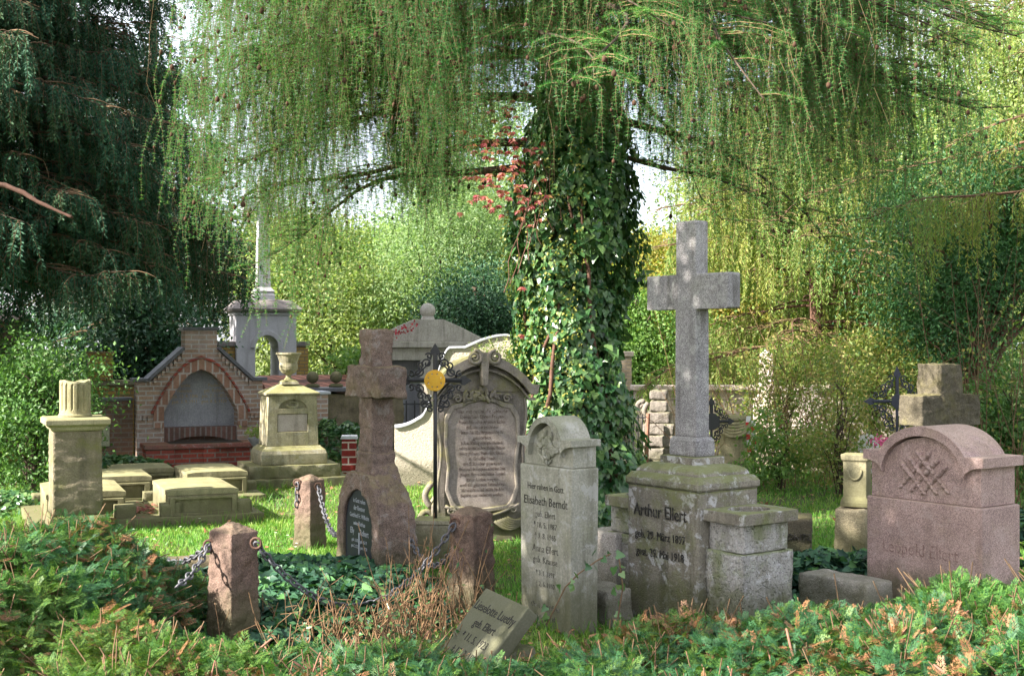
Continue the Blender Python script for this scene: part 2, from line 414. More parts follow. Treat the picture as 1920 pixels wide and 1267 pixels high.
M['thuja_dead'] = leaf('dead_orange_thuja_sprays', [(.17, .075, .04), (.25, .115, .055), (.33, .18, .08)], .15)
M['grass'] = leaf('lawn_grass', [(.062, .19, .03), (.095, .25, .04), (.145, .30, .055), (.23, .32, .10)], .35, .5, .3, (1.25, 1.0, .9), .7)
M['bush'] = leaf('round_green_bush_leaves', [(.045, .12, .03), (.075, .17, .04), (.12, .22, .06)], .3)
M['bush_dark'] = leaf('dark_laurel_leaves', [(.018, .06, .03), (.03, .09, .045), (.055, .13, .06)], .15)
M['lime'] = leaf('bright_lime_leaves', [(.15, .22, .075), (.22, .29, .10), (.31, .35, .14)], .42)
M['willow'] = leaf('pale_blue_green_leaves', [(.13, .22, .10), (.20, .30, .14), (.28, .37, .18)], .42)
M['autumn'] = leaf('yellow_orange_autumn_leaves', [(.26, .26, .05), (.34, .30, .07), (.18, .26, .06), (.40, .27, .08), (.22, .28, .07)], .45)
M['midgreen'] = leaf('mid_green_leaves', [(.08, .18, .045), (.13, .24, .06), (.20, .31, .08)], .4)
M['rose'] = leaf('rose_bush_leaves', [(.10, .18, .04), (.17, .24, .055), (.25, .28, .08), (.33, .25, .10)], .35)
M['litter'] = leaf('fallen_brown_leaves', [(.24, .12, .06), (.36, .20, .10), (.18, .08, .05)], .1)
M['red_leaf'] = leaf('fallen_red_leaves', [(.30, .025, .04), (.42, .05, .06)], .2, tcol=(1.4, .8, .8))
M['daisy'] = leaf('white_daisy_petals', [(.75, .75, .72), (.8, .8, .78)], .2)
M['pinkflower'] = leaf('pink_flower_petals', [(.75, .12, .32), (.82, .2, .42)], .3, tcol=(1.2, .8, .9))

# ------------------------------------------------------------------ ground
m = NT('lawn_soil'); co_ = m.co()
cc = m.mix(m.ramp(m.noise(co_, .9, 5, .65), [(.4, 0.0), (.6, 1.0)]), (.085, .13, .03), (.07, .085, .03))
cc = m.mix(m.ramp(m.noise(co_, 9, 5, .7), [(.5, 0.0), (.62, 1.0)]), cc, (.075, .055, .03))
M['lawn'] = m.finish(cc, .95, m.noise(co_, 30, 5, .7), .8, .03)
g = MB(); g.add([(-150, -40, 0), (150, -40, 0), (150, 260, 0), (-150, 260, 0)], [(0, 1, 2, 3)])
tag(g.build('ground', M['lawn']), 'mown grass lawn between the graves', None, kind='structure')
p_ = MB(); Yp = 16.2
p_.add([(gx(1380, Yp), Yp - .5, .004), (gx(1380, Yp) + 7, Yp - .9, .004), (gx(1380, Yp) + 7, Yp + .3, .004), (gx(1380, Yp), Yp + .35, .004)], [(0, 1, 2, 3)])
tag(p_.build('path', M['path']), kind='structure')

# ------------------------------------------------------------------ the monuments in front
TH = R(-54)                                # the family row is turned to the left
def from_corner(cx, cy, th, W, D):         # centre of a W x D block whose front right corner stands at cx, cy
    c, s = math.cos(th), math.sin(th)
    return (cx - (W / 2) * c + (-D / 2) * s, cy - (W / 2) * s - (-D / 2) * c, 0)

def arched_cap(W, a, zval, zend, ztop, t):
    """outline of a cap: a middle arch between two half arches that rise towards the ends"""
    rise = ztop - t - zval
    mid = arc(0, zval, a, rise, 180, 0, 18)
    w = W / 2 - a; h = zend - t - zval
    right = [(a + w * (1 - math.cos(u)), zval + h * math.sin(u)) for u in [math.pi / 2 * i / 8 for i in range(1, 9)]]
    left = [(-x, z) for x, z in reversed(right)]
    ae = a + t * .85
    k = math.asin(min(.99, max(0, (zend - zval) / (rise + t))))
    top = [(ae * math.cos(u), zval + (rise + t) * math.sin(u)) for u in [k + (math.pi - 2 * k) * i / 20 for i in range(21)]]
    return left + mid + right + [(W / 2, zend)] + top + [(-W / 2, zend)]

# ---- slim stone with two names
W, D = .47, .19
lo = from_corner(gx(1072, 6.9), 6.9, TH, W, D)
t = thing('gravestone', 'slim grey arched gravestone with carved oak leaves and two faded names', 'gravestone', lo, TH, foot=(W, D))
MB().prism([(-W/2 + .012, 0), (W/2 - .012, 0), (W/2, .91), (-W/2, .91)], -D/2, D/2).build('slab', M['limestone'], t, .008)
MB().prism([(-W/2 + .015, .912), (W/2 - .015, .912), (W/2 - .015, 1.055), (.13, 1.075), (0, 1.14), (-.13, 1.075), (-W/2 + .015, 1.055)], -D/2 + .022, D/2 - .006).build('head_panel', M['limestone'], t, .003)
MB().prism(arched_cap(W + .02, .145, .965, 1.065, 1.185, .035), -D/2 - .012, D/2 + .006).build('cap', M['limestone'], t, .004)
o = MB()
for i in range(46):                        # carved oak leaves
    a = random.uniform(0, 6.28); r = random.uniform(.01, .085) * (1 if i % 3 else .6)
    x, z = r * math.cos(a) * 1.05, 1.005 + r * math.sin(a) * 1.0
    n = len(o.v); o.ball((0, 0, 0), .017, 5); s = random.uniform(.7, 1.25)
    o.xform(Matrix.Translation((x, -D/2 + .017, z)) @ Matrix.Rotation(a + random.uniform(-.5, .5), 4, 'Y') @ Matrix.Diagonal((1.7 * s, .75, .62 * s, 1)), n)
o.build('leaf_carving', M['limestone'], t, smooth=True)
yf = -D/2 - .0005
for s_, z, sz, k, m in (('Hier ruhen in Gott', .775, .050, .85, 'ink'), ('Elisabeth Berndt', .69, .068, .88, 'ink'), ('geb. Ellert', .625, .05, .9, 'ink_soft'),
                     ('* 18. 5. 1887', .565, .045, .9, 'ink_soft'), ('† 9. 8. 1965', .505, .045, .9, 'ink_soft'), ('Anna Ellert', .43, .058, .9, 'ink_soft'),
                     ('geb. Krause', .37, .052, .9, 'ink_soft'), ('* 3. 1. 1897', .30, .04, .9, 'ink_soft'), ('† 2. 6. 1960', .24, .04, .9, 'ink_soft'), ('Die Liebe höret', .12, .045, .9, 'ink_soft'), ('nimmer auf', .06, .045, .9, 'ink_soft')):
    text(s_, sz, t, (0, yf, z), M[m], sx=k, ext=.0012)

# ---- the tall cross monument
W, D = .58, .46
lo = from_corner(gx(1310, 7.0), 7.0, TH, W, D)
t = thing('cross_monument', 'tall grey granite cross on a weathered stained pedestal with two side blocks', 'cross monument', lo, TH, foot=(1.25, D))
MB().prism([(-W/2 + .0, 0), (W/2, 0), (W/2, .77), (-W/2, .77)], -D/2, D/2).build('pedestal', M['ellert'], t, rough=(.045, .0035, 9))
prof = [(-.0, .772), (.012, .785), (.012, .815), (-.01, .845)] + [(-.03 - .10 * (1 - math.cos(u)), .85 + .055 * math.sin(u)) for u in [math.pi / 2 * i / 6 for i in range(7)]] 
MB().sq_lathe(prof, W, D).build('pedestal_top', M['ellert'], t, .01, 3, smooth=False, rough=(.05, .003, 9))
MB().sq_lathe([(0, .895), (0, .945)], .29, .235).build('step', M['ellert'], t, .006)
MB().sq_lathe([(0, .945), (.003, .96), (0, 1.035), (-.012, 1.055)], .215, .15).build('cross_foot', M['grey_granite'], t, .006)
cw, cd, al = .088, .052, .335
MB().prism([(-cw, 1.05), (cw, 1.05), (cw - .004, 1.785), (al, 1.785), (al, 1.985), (cw - .006, 1.985), (cw - .006, 2.29), (-cw + .006, 2.29), (-cw + .006, 1.985), (-al, 1.985), (-al, 1.785), (-cw + .004, 1.785)],
           -cd, cd).build('cross', M['grey_granite'], t, .012, 3)
for s_ in (-1, 1):                         # side blocks with planter caps
    x0, x1 = (W/2 + .002, W/2 + .28) if s_ > 0 else (-W/2 - .25, -W/2 - .002)
    blk = MB().box(x0, x1, -D/2 + .055, D/2 - .02, 0, .46).build('side_block', M['ellert_pale'], t, rough=(.045, .007, 8))
    MB().box(x0, x1 - .012, -D/2 + .075, D/2 - .04, .462, .615).build('block_neck', M['ellert_pale'], blk, .012, rough=(.045, .004, 8))
    cx, cy = (x0 + x1) / 2, .015
    hole = [(cx + .105 * math.cos(a), cy + .125 * math.sin(a)) for a in [2 * math.pi * i / 28 for i in range(28)]]
    m = MB().prism([(x0, -D/2 + .03), (x1 + .025, -D/2 + .03), (x1 + .025, D/2), (x0, D/2)], 0, .065, [hole])
    m.xform(Matrix(((1, 0, 0, 0), (0, 0, 1, 0), (0, 1, 0, .618), (0, 0, 0, 1))))
    m.build('planter_cap', M['ellert'], blk, .006)
    MB().lathe([(.104, .619), (.104, .645)], 28, cx, cy).build('planter_soil', M['dark'], blk)
yf = -D/2 - .0045
for s_, z, sz, k in (('Arthur Ellert', .60, .105, .80), ('geb. 29. März 1897', .475, .066, .82), ('gest. 29. Mai 1918', .375, .066, .82)):
    text(s_, sz, t, (-.02, yf, z), M['ink'], sx=k, ext=.002)

# ---- pink stone with the sheaves
W, D = .78, .36
lo = from_corner(gx(1842, 7.0), 7.0, TH, W, D)
t = thing('gravestone', 'broad pink granite gravestone with arched cap and carved wheat sheaves', 'gravestone', lo, TH, foot=(W, D))
MB().box(-W/2, W/2, -D/2, D/2, 0, .685).build('slab', M['pink'], t, .01, 3)
hw = W/2 - .02
MB().prism([(-hw, .687), (hw, .687), (hw, .93), (.25, .96), (.12, 1.03), (0, 1.055), (-.12, 1.03), (-.25, .96), (-hw, .93)], -D/2 + .02, D/2 - .02).build('head_panel', M['pink'], t, .004)
MB().prism(arched_cap(W + .03, .275, .835, .96, 1.115, .055), -D/2 - .015, D/2 + .01).build('cap', M['pink'], t, .005)
o = MB()
for s_ in (-1, 1):                         # crossing sheaves
    for i in range(3):
        for k in range(9):
            u = k / 8; bx = -.155 + i * .075; L = .25 - i * .03
            x = s_ * (bx + u * L * .74); z = .735 + u * L * .78 + (2 - i) * .012
            n = len(o.v); o.ball((0, 0, 0), .013 if u < .55 else .019, 5)
            o.xform(Matrix.Translation((x, -D/2 + .018 + (.004 if s_ > 0 else 0), z)) @ Matrix.Rotation(s_ * R(46) + (random.uniform(-.3, .3) if u > .5 else 0), 4, 'Y') @ Matrix.Diagonal((.95, 1.4, 1.6, 1)), n)
o.build('sheaf_carving', M['pink'], t, smooth=True)
text('Leopold Ellert', .105, t, (-.02, -D/2 - .0005, .37), M['ink_pink'], sx=.86, ext=.001)

# ---- low hewn kerb stones
def hewn(px, py, Y, th, w, d, h, label, mat='pale_granite', name='kerb_block', cat_='kerb stone', group=None, amp=.012):
    x = gx(px, Y)
    t = thing(name, label, cat_, (x, Y, 0), th, group, foot=(w, d))
    MB().box(-w/2, w/2, -d/2, d/2, -.03, h, .008, .008).build('block', M[mat], t, rough=(.035, amp, 9, 1))
    return t
hewn(1585, 0, 7.45, TH, .52, .24, .235, 'low pale hewn kerb block beside the broad pink gravestone')
hewn(1150, 0, 7.75, TH, .30, .22, .46, 'upright hewn granite block left behind the tall cross pedestal', cat_='granite block', name='granite_block')
hewn(1128, 0, 7.35, TH, .34, .2, .2, 'low hewn granite block between slim gravestone and tall cross pedestal')

# ---- small leaning tablet
p = at(911, 1101, 6.35)
tl = R(-58); lean = R(41)
t = thing('grave_tablet', 'small grey tablet leaning back askew with black lettering', 'grave tablet', (0, 0, 0), 0)
W, Hh, T = .42, .50, .075
MB().box(0, W, 0, T, -Hh, 0).build('slab', M['sandstone_leaning'], t, .006, 2)
for s_, z, sz, k in (('Lieselotte Luethy', -.115, .070, .80), ('geb. Ellert', -.195, .062, .82), ('* 11. 5. 1923', -.275, .058, .84), ('† 17. 3. 1999', -.355, .058, .84)):
    text(s_, sz, t, (W/2, -.0005, z), M['inkclear'], sx=k)
t.matrix_world = Matrix.Translation(p) @ Matrix.Rotation(tl, 4, 'Z') @ Matrix.Rotation(-lean, 4, 'X') @ Matrix.Rotation(R(4), 4, 'Y')
c = t.matrix_world @ Vector((W * .62, T + .11, -.30))
t2 = thing('support_stone', 'dark low stone propping up the small leaning tablet', 'stone', (c.x + .02, c.y + .06, 0), tl)
MB().box(-.28, .2, -.13, .1, -.02, .155, .02, .03).build('block', M['ellert'], t2, rough=(.05, .008, 8, 1))

# ---- rough red granite cross with the arched black tablet
th = R(-60); W, D = .70, .27
t = thing('cross_gravestone', 'rough brown granite cross stone with arched black tablet inside the chain', 'gravestone', (gx(705, 8.5), 8.5, 0), th, foot=(W, D))
half = [(.35, 0), (.352, .30), (.345, .44), (.31, .56), (.24, .66), (.165, .73), (.125, .80), (.112, .87)]
outl = half + [(-x, z) for x, z in reversed(half)]
def arch_hole(a, z0, z1, zt, n=12): return [(-a, z0), (a, z0)] + arc(0, z1, a, zt - z1, 0, 180, n)
m = MB().prism(outl, -.085, D/2)
m.v = [(x, y if y < 0 else .135 - .05 * min(1, max(0, (z - .42) / .35)), z) for x, y, z in m.v]
m.box(-.105, .105, -.078, .082, .80, 1.68, .006, .004).box(-.275, .275, -.102, .102, 1.232, 1.437, .005, .004)
m.build('cross', M['granite_brown'], t, rough=(.019, .0135, 15, 1))
frm = [(x, min(z, .735)) for x, z in half[:6]]
outf = frm + [(-x, z) for x, z in reversed(frm)]
MB().prism(outf, -D/2, -.05, [arch_hole(.235, .09, .38, .625)]).build('arched_frame', M['granite_brown'], t, rough=(.019, .010, 15))
tb = MB().prism(arch_hole(.232, .092, .38, .622), -.12, -.06).build('tablet', M['slate'], t, .002)
for s_, z, sz in (('in Gott ruhen', .535, .042), ('der Rentner', .485, .045), ('Gottfried Fr. Wilhelm', .435, .042), ('seine Ehefrau', .385, .042), ('Elly       Robert', .325, .058), ('geb. 1.8.82    geb. 4.6.79', .275, .03), ('gest. 2.12.28   gest. 1.2.31', .235, .03), ('die ihr Ziel durch ihn erkannt', .13, .03)):
    text(s_, sz, tb, (0, -.1205, z), M['ink_grey'], sx=.85, ext=.0008)
MB().box(-.008, .008, -.124, -.119, .17, .34).build('palm_ornament', M['ink_grey'], tb)

# ---- granite bollards and their chains
def bollard(px, Y, h, w, th, label):
    t = thing('granite_bollard', label, 'bollard', (gx(px, Y), Y, 0), th, 'rough granite bollards of the chain fence', foot=(w, w))
    MB().sq_lathe([(.008, -.03), (.004, h * .4), (-.004, h - .045), (-.02, h - .03), (-w / 2 + .02, h)], w, w).build('post', M['granite_rust'], t, rough=(.015, .010, 17, 1))
    return t
b1 = bollard(438, 6.75, .645, .185, R(-38), 'rough rust granite bollard standing nearest the tall left hedge')
b2 = bollard(581, 9.9, .575, .165, R(-35), 'rough rust granite bollard between the chest tombs and the black tablet')
b3 = bollard(884, 7.45, .645, .185, R(-38), 'rough rust granite bollard behind the small leaning tablet')
def ring(parent, p, ax):
    m = MB(); q = [(0.028 * math.cos(a), 0, .028 * math.sin(a)) for a in [2 * math.pi * i / 12 for i in range(12)]]
    m.tube(q, .007, 6, True); m.xform(Matrix.Rotation(ax, 4, 'Z')); 
    o = m.build('ring', M['rust'], parent, smooth=True); o.location = p
    return o
def ring_world(owner, p, ax=0):
    bpy.context.view_layer.update()
    return ring(owner, owner.matrix_world.inverted() @ Vector(p), ax)
def chain(a, b, sag, label, name='iron_chain', L=.058, r=.006):
    a, b = Vector(a), Vector(b); pts = []
    N = 200
    for i in range(N + 1):
        u = i / N; p = a.lerp(b, u); p.z -= sag * 4 * u * (1 - u); pts.append(p)
    tot = sum((pts[i + 1] - pts[i]).length for i in range(N)); n = max(2, int(tot / (L * .72)))
    m = MB(); acc = 0; k = 0; step = tot / n
    for i in range(N):
        acc += (pts[i + 1] - pts[i]).length
        if acc >= step * (k + .5):
            d = (pts[i + 1] - pts[i]).normalized(); s0 = len(m.v)
            q = [(L / 2 * math.cos(v) * (1 if abs(math.cos(v)) < .5 else 1), L * .29 * math.sin(v), 0) for v in [2 * math.pi * j / 12 for j in range(12)]]
            m.tube(q, r, 6, True)
            sd = d.cross(Vector((0, 0, 1))); sd = sd.normalized() if sd.length > 1e-3 else Vector((1, 0, 0)); up = sd.cross(d)
            ang = R(45 + 90 * (k % 2) + random.uniform(-12, 12)); s1 = sd * math.cos(ang) + up * math.sin(ang); u1 = d.cross(s1)
            m.xform(Matrix((( d.x, s1.x, u1.x, pts[i].x), (d.y, s1.y, u1.y, pts[i].y), (d.z, s1.z, u1.z, pts[i].z), (0, 0, 0, 1))), s0)
            k += 1
    o = m.build(name, M['chain'], None, smooth=True)
    return tag(o, label, 'chain', 'chains hung between bollards and cross stone')
p1r = at(480, 1018, 6.68); p1l = at(392, 1022, 6.72); p3l = at(853, 980, 7.40); p3b = at(856, 1020, 7.55)
p2r = at(597, 912, 9.80); p2l = at(557, 905, 9.85); pcr = at(748, 948, 8.42); pcl = at(640, 1000, 8.75)
for ow, p, a in ((b1, p1r, .6), (b1, p1l, .6), (b3, p3l, .4), (b3, p3b, 1.2), (b2, p2r, .5), (b2, p2l, .5), (t, pcr, .5)): ring_world(ow, p, a)
chain(p1r, p3l, .40, 'long grey chain sagging over the ivy between the two front bollards')
chain(pcr, p3b, .24, 'grey chain from the black tablet stone to the bollard behind the leaning tablet')
chain(p2r, pcl, .13, 'grey chain from the bollard by the chest tombs to the black tablet stone')
chain(p2l, at(556, 950, 9.85), .0, 'short grey chain end hanging down the bollard by the chest tombs')
chain(p1l, at(300, 1046, 7.3), .05, 'grey chain running back from the bollard along the red kerb into the left hedge')
chain(p1l, at(332, 1098, 6.3), .03, 'grey chain dropping forward from the bollard into the ivy by the left hedge')
k = thing('kerb_block', 'low reddish kerb stone beside the ivy near the left hedge', 'kerb stone', (gx(350, 8.35), 8.35, 0), R(8), foot=(.5, .2))
MB().box(-.3, .3, -.1, .1, -.02, .19).build('block', M['granite_rust'], k, rough=(.04, .008, 9, 1))

# ---- wrought iron cross
def spiral(cx, cz, r, a0, turns, dirn, n=22):
    return [(cx + r * (1 - .78 * i / n) * math.cos(a0 + dirn * turns * 6.283 * i / n), 0, cz + r * (1 - .78 * i / n) * math.sin(a0 + dirn * turns * 6.283 * i / n)) for i in range(n + 1)]
def iron_cross(x, Y, rz, zc, arm, base, label, disc_mat, iron, zb, rd=.075, soc=True):
    t = thing('iron_cross', label, 'iron cross', (x, Y, 0), rz, foot=(.3, .3) if soc else None)
    if soc:
        MB().box(-.145, .145, -.125, .125, 0, base - .03).build('stone_base', M['urnstone'], t, .008)
        MB().box(-.15, .15, -.13, .13, base - .028, base, .012, .012).build('base_cap', M['urnstone'], t, .004)
    m = MB(); m.tube([(0, 0, zb), (0, 0, zc + arm * .62)], .0145, 8); m.build('shaft', M[iron], t, smooth=True)
    m = MB()
    for a in (0, 90, 180, 270) if zb < zc - arm * 1.3 else (0, 90, 180):
        if a == 270: continue
        ca, sa = math.cos(R(a)), math.sin(R(a))
        m.tube([(ca * .02, 0, zc + sa * .02), (ca * arm * .72, 0, zc + sa * arm * .72)], .018, 6)
        q = arm                                             # leaf-shaped finial
        m.prism([(ca * u - sa * v, zc + sa * u + ca * v) for u, v in ((q * .66, -.012), (q * .72, -.032), (q * .8, -.034), (q * .86, -.022), (q, 0), (q * .86, .022), (q * .8, .034), (q * .72, .032), (q * .66, .012))], -.006, .006)
    m.build('cross_arms', M[iron], t)
    m = MB(); s = arm / .26
    for sx in (-1, 1):
        for sz in (-1, 1):
            for (px, pz, r, a0, tr) in ((.115, .058, .036, 2.0, 1.2), (.058, .118, .036, -.4, 1.2), (.17, .045, .024, 1.2, 1.1), (.045, .17, .024, .3, 1.1), (.100, .105, .030, -2.2, 1.2)):
                sp = spiral(px * s, pz * s, r * s, a0, tr, 1)
                m.tube([(sx * q[0], .0, zc + sz * q[2]) for q in sp], .0065, 5)
            m.tube([(sx * u * s, 0, zc + sz * v * s) for u, v in ((.03, .16), (.05, .115), (.075, .09), (.09, .075), (.115, .05), (.16, .03))], .0065, 5)
    for sx in (-1, 1):
        for (px, pz, r, a0) in ((.035, -.20, .026, 2.2), (.075, -.165, .028, 1.2)):
            m.tube([(sx * q[0], 0, zc + q[2]) for q in spiral(px * s, pz * s, r * s, a0, 1.2, -1)], .0065, 5)
    m.build('scrollwork', M[iron], t, smooth=True)
    star = []
    if disc_mat == 'gold':
        outer = [(rd * math.cos(6.2832 * i / 36), zc + rd * math.sin(6.2832 * i / 36)) for i in range(36)]
        holes = []
        for i in range(8):
            a = 6.2832 * (i + .5) / 8; r0 = rd * .66; e = rd * .1
            holes.append([(r0 * math.cos(a) + e * 1.2 * math.cos(a + b), zc + r0 * math.sin(a) + e * 1.2 * math.sin(a + b)) for b in (0, 2.1, 4.2)])
        m = MB().prism(outer, -.024, -.012, holes)
    else:
        m = MB().prism([(rd * math.cos(6.2832 * i / 28), zc + rd * math.sin(6.2832 * i / 28)) for i in range(28)], -.024, -.012)
    m.build('disc', M[disc_mat], t, .002)
    return t
iron_cross(gx(816, 9.1), 9.1, R(-6), zz(713, 9.1), .265, .345, 'black wrought iron cross with round gilded centre on a small stone base', 'gold', 'iron', .34)
iron_cross(gx(1334, 13.6), 13.6, R(10), zz(790, 13.6), .26, .3, 'black iron scroll cross half hidden behind the tall granite cross', 'iron', 'iron', .3, .09)
iron_cross(gx(1682, 12.5), 12.5, R(5), zz(752, 12.5), .34, .4, 'blue black ornate iron cross standing behind the rough olive granite cross', 'iron_blue', 'iron_blue', .38, .07)

# ---- rococo stone
th = R(13); Y = 10.3; W, D = .78, .20
t = thing('rococo_gravestone', 'large carved grey stone with scrolled top and framed blackletter inscription', 'gravestone', (gx(899, Y), Y, 0), th, foot=(1.0, .3))
half = [(.46, 0), (.46, .06), (.40, .07), (.40, .30), (.36, .36), (.355, 1.16), (.40, 1.17), (.40, 1.22)]
outl = half + [(-x, z) for x, z in reversed(half)]
MB().prism(outl, -D/2 + .02, D/2).build('slab', M['rococo'], t, .008)
def ogee(W, z0, zt, n=16):                # half curve from the middle to the right end
    pts = []
    for i in range(n + 1):
        u = i / n; x = u * W / 2
        pts.append((x, z0 + (zt - z0) * (max(0.0, math.cos(math.pi / 2 * min(1, u / .86))) ** .75)))
    return pts
top = ogee(.90, 1.255, 1.49); bot = [(x * .965, z - .075) for x, z in top]
edge = top + list(reversed(bot))
full = [(-x, z) for x, z in reversed(top)] + top[1:]; fullb = [(-x, z) for x, z in reversed(bot)] + bot[1:]
MB().prism(fullb + list(reversed(full)), -D/2 - .10, D/2 + .05).build('pediment_moulding', M['rococo'], t, .012, 2)
full2 = [(x * .955, z - .105) for x, z in full]; fullb2 = [(x * .955, z - .125) for x, z in full]
MB().prism([(-.40, 1.2)] + [(.40, 1.2)] + [(x * .93, max(z - .07, 1.205)) for x, z in reversed(full)], -D/2 + .005, D/2 - .01).build('pediment_field', M['rococo'], t, .004)
MB().prism(fullb2 + list(reversed(full2)), -D/2 - .05, -D/2 + .006).build('pediment_molding', M['rococo'], t, .006)
for s_ in (-1, 1):
    o = MB().tube([(s_ * (.082 + q[0]), 0, q[2]) for q in spiral(0, 1.475, .058, math.pi / 2, 1.7, 1, 40)], [.019 - .010 * i / 40 for i in range(41)], 7)
    o.xform(Matrix.Translation((0, -D/2 - .115, 0)) @ Matrix.Diagonal((1, 1.6, 1, 1)))
    o.build('volute', M['rococo'], t, smooth=True)
MB().prism([(-.035, 1.49), (-.022, 1.25), (.022, 1.25), (.035, 1.49), (.03, 1.515), (-.03, 1.515)], -D/2 - .13, -D/2).build('keystone', M['rococo'], t, .008)
cart = [(.255, .30), (.30, .42), (.285, .60), (.31, .80), (.305, 1.0), (.25, 1.10), (.17, 1.115), (.12, 1.145), (.0, 1.17)]
cfull = cart + [(-x, z) for x, z in reversed(cart)][1:]
cfull = [(-.22, .26), (0, .235), (.22, .26)] + cfull
inner = [(x * .90, .68 + (z - .68) * .915) for x, z in cfull]
MB().prism(cfull, -D/2 - .02, -D/2 + .02, [inner]).build('cartouche_frame', M['rococo'], t, .010, 3)
pn = MB().prism(inner, -D/2 - .004, -D/2 + .018).build('inscription_panel', M['rococo_panel'], t)
lines = ['Hier mit ruhen die Gebeine', 'Derselben Ehren Frauen', 'Frauen Dorothea Johannen Sachin', 'gebohrne Hannen', 'Sie ist den 1. Febr. 1722 zur Welt gebohren d. 4. Aug. 1760', 'gestorben', 'In Ihren 38 jährig vergnügten Ehestande', 'und aus Nachbleiben Ihren Wohlgel. Wittwer', 'Herr Johann Heinrich Sache', 'in Greiffe Stadt', 'die 5 Kinder gewesen', 'Worvon sind 3 die vorgegangen und wir beym Grabe', 'gelegen. Ehre unbescholtne Tugend', 'Ihrer Liebe wegen', 'und sie getreue bewahret', 'Selbst da die Ihr zu Hauß und Ihre Ehre Ruhe', 'beyden uns verleihen wollen.']
for i, l in enumerate(lines):
    text(l, .046 if i == 0 else .040, pn, (0, -D/2 - .0045, 1.03 - i * .0415), M['ink_brown'], sx=min(.9, 21 / max(len(l), 20)), ext=.0008)
o = MB()
for i in range(26):                        # rocaille carving above the panel
    x = random.uniform(-.16, .16); z = 1.165 + .055 * (1 - (abs(x) / .16)) * random.random() + random.uniform(-.03, .02)
    n = len(o.v); o.ball((0, 0, 0), .026, 5)
    o.xform(Matrix.Translation((x, -D/2 - .02, z)) @ Matrix.Rotation(random.uniform(0, 3), 4, 'Y') @ Matrix.Diagonal((1.5, .7, .6, 1)), n)
for s_ in (-1, 1):
    o.tube([(s_ * (.20 + q[0]), -D/2 - .02, q[2]) for q in spiral(0, 1.145, .035, 0, 1.4, 1)], .010, 6)
    o.tube([(s_ * (.25 + q[0]), -D/2 - .02, q[2]) for q in spiral(0, .26, .035, 3, 1.4, -1)], .010, 6)
    o.tube([(s_ * (.345 + .015 * math.sin(u * 9)), -D/2 - .005, .25 + .9 * u) for u in [i / 20 for i in range(21)]], .012, 6)
    o.tube([(s_ * .30 * (1 - u), -D/2 - .02, .30 - .09 * math.sin(u * 1.57)) for u in [i / 12 for i in range(13)]], .013, 6)
o.build('rocaille', M['rococo'], t, smooth=True)
o = MB()
for k in range(6):
    o.tube([(.10 + .24 * u + .02 * k * (1 - u), -D/2 - .012 - .02 * math.sin(u * 3.1), .21 - .11 * math.sin(math.pi * (u * .75 + .12)) * (1 - k * .13)) for u in [i / 10 for i in range(11)]], .014, 6)
o.tube([(.335 + .012 * math.sin(i), -D/2 - .02, .24 - .02 * i) for i in range(9)], .024, 7)
o.build('drapery', M['rococo'], t, smooth=True)
for s_ in (-1, 1):
    o = MB().tube([(s_ * (.43 + q[0] * .9), -.03, q[2]) for q in spiral(0, .20, .085, 2.6, 1.5, 1, 30)], [.034 - .018 * i / 30 for i in range(31)], 8)
    o.tube([(s_ * (.385 + .06 * math.sin(u * 3)), -.03, .28 + .2 * (1 - u)) for u in [i / 8 for i in range(9)]], .026, 7)
    o.build('side_scroll', M['rococo'], t, smooth=True)

# ---- right side stones
Y = 9.5; th = R(28)
t = thing('granite_cross', 'rough olive brown granite cross showing above the broad pink gravestone', 'granite cross', (gx(1762, Y), Y, 0), th, foot=(.5, .3))
half = [(.13, 0), (.12, .98), (.30, .985), (.298, 1.205), (.112, 1.21), (.108, 1.435)]
MB().prism(half + [(-x, z) for x, z in reversed(half)], -.115, .115).build('cross', M['cross_dark'], t, rough=(.018, .011, 15, 1))
Y = 9.45; th = R(-30)
t = thing('granite_block', 'tall rough yellowish granite block carrying a small carved pillar', 'granite block', (gx(1601, Y), Y, 0), R(-30), foot=(.26, .26))
MB().box(-.115, .115, -.11, .11, -.02, .375).build('block', M['cross_dark'], t, rough=(.04, .012, 9, 1))
t.children[0].data.materials[0] = stone('yellow_hewn_granite', (.44, .37, .25), (.30, .25, .16), speck=.5, stain=.2, bstr=1.0, bdist=.012)
t = thing('stone_pillar', 'small carved olive pillar standing on the yellowish granite block', 'pillar', (gx(1607, Y + .02), Y + .02, .385), R(-28))
MB().sq_lathe([(.018, 0), (.018, .03), (.012, .05), (.0, .075), (0, .33), (.012, .345), (.016, .385)], .17, .15).build('shaft', M['yellowstone'], t, .004)
MB().tube([(.05 * math.cos(a), -.08, .27 + .07 * math.sin(a)) for a in [math.pi + math.pi * i / 10 for i in range(11)]], .009, 6).build('wreath', M['yellowstone'], t, smooth=True)
Y = 8.95
t = thing('inscribed_block', 'dark rough granite block with worn carved letters behind the tall cross pedestal', 'granite block', (gx(1488, Y), Y, 0), R(-12), foot=(.26, .26))
MB().box(-.125, .125, -.13, .13, -.02, .385).build('block', M['cross_dark'], t, rough=(.04, .010, 9, 1))
text('RUDNITZ', .062, t, (.005, -.142, .235), M['ink'], sx=.85, ext=.006)
text('1913', .05, t, (.005, -.142, .13), M['ink'], sx=.8, ext=.006)

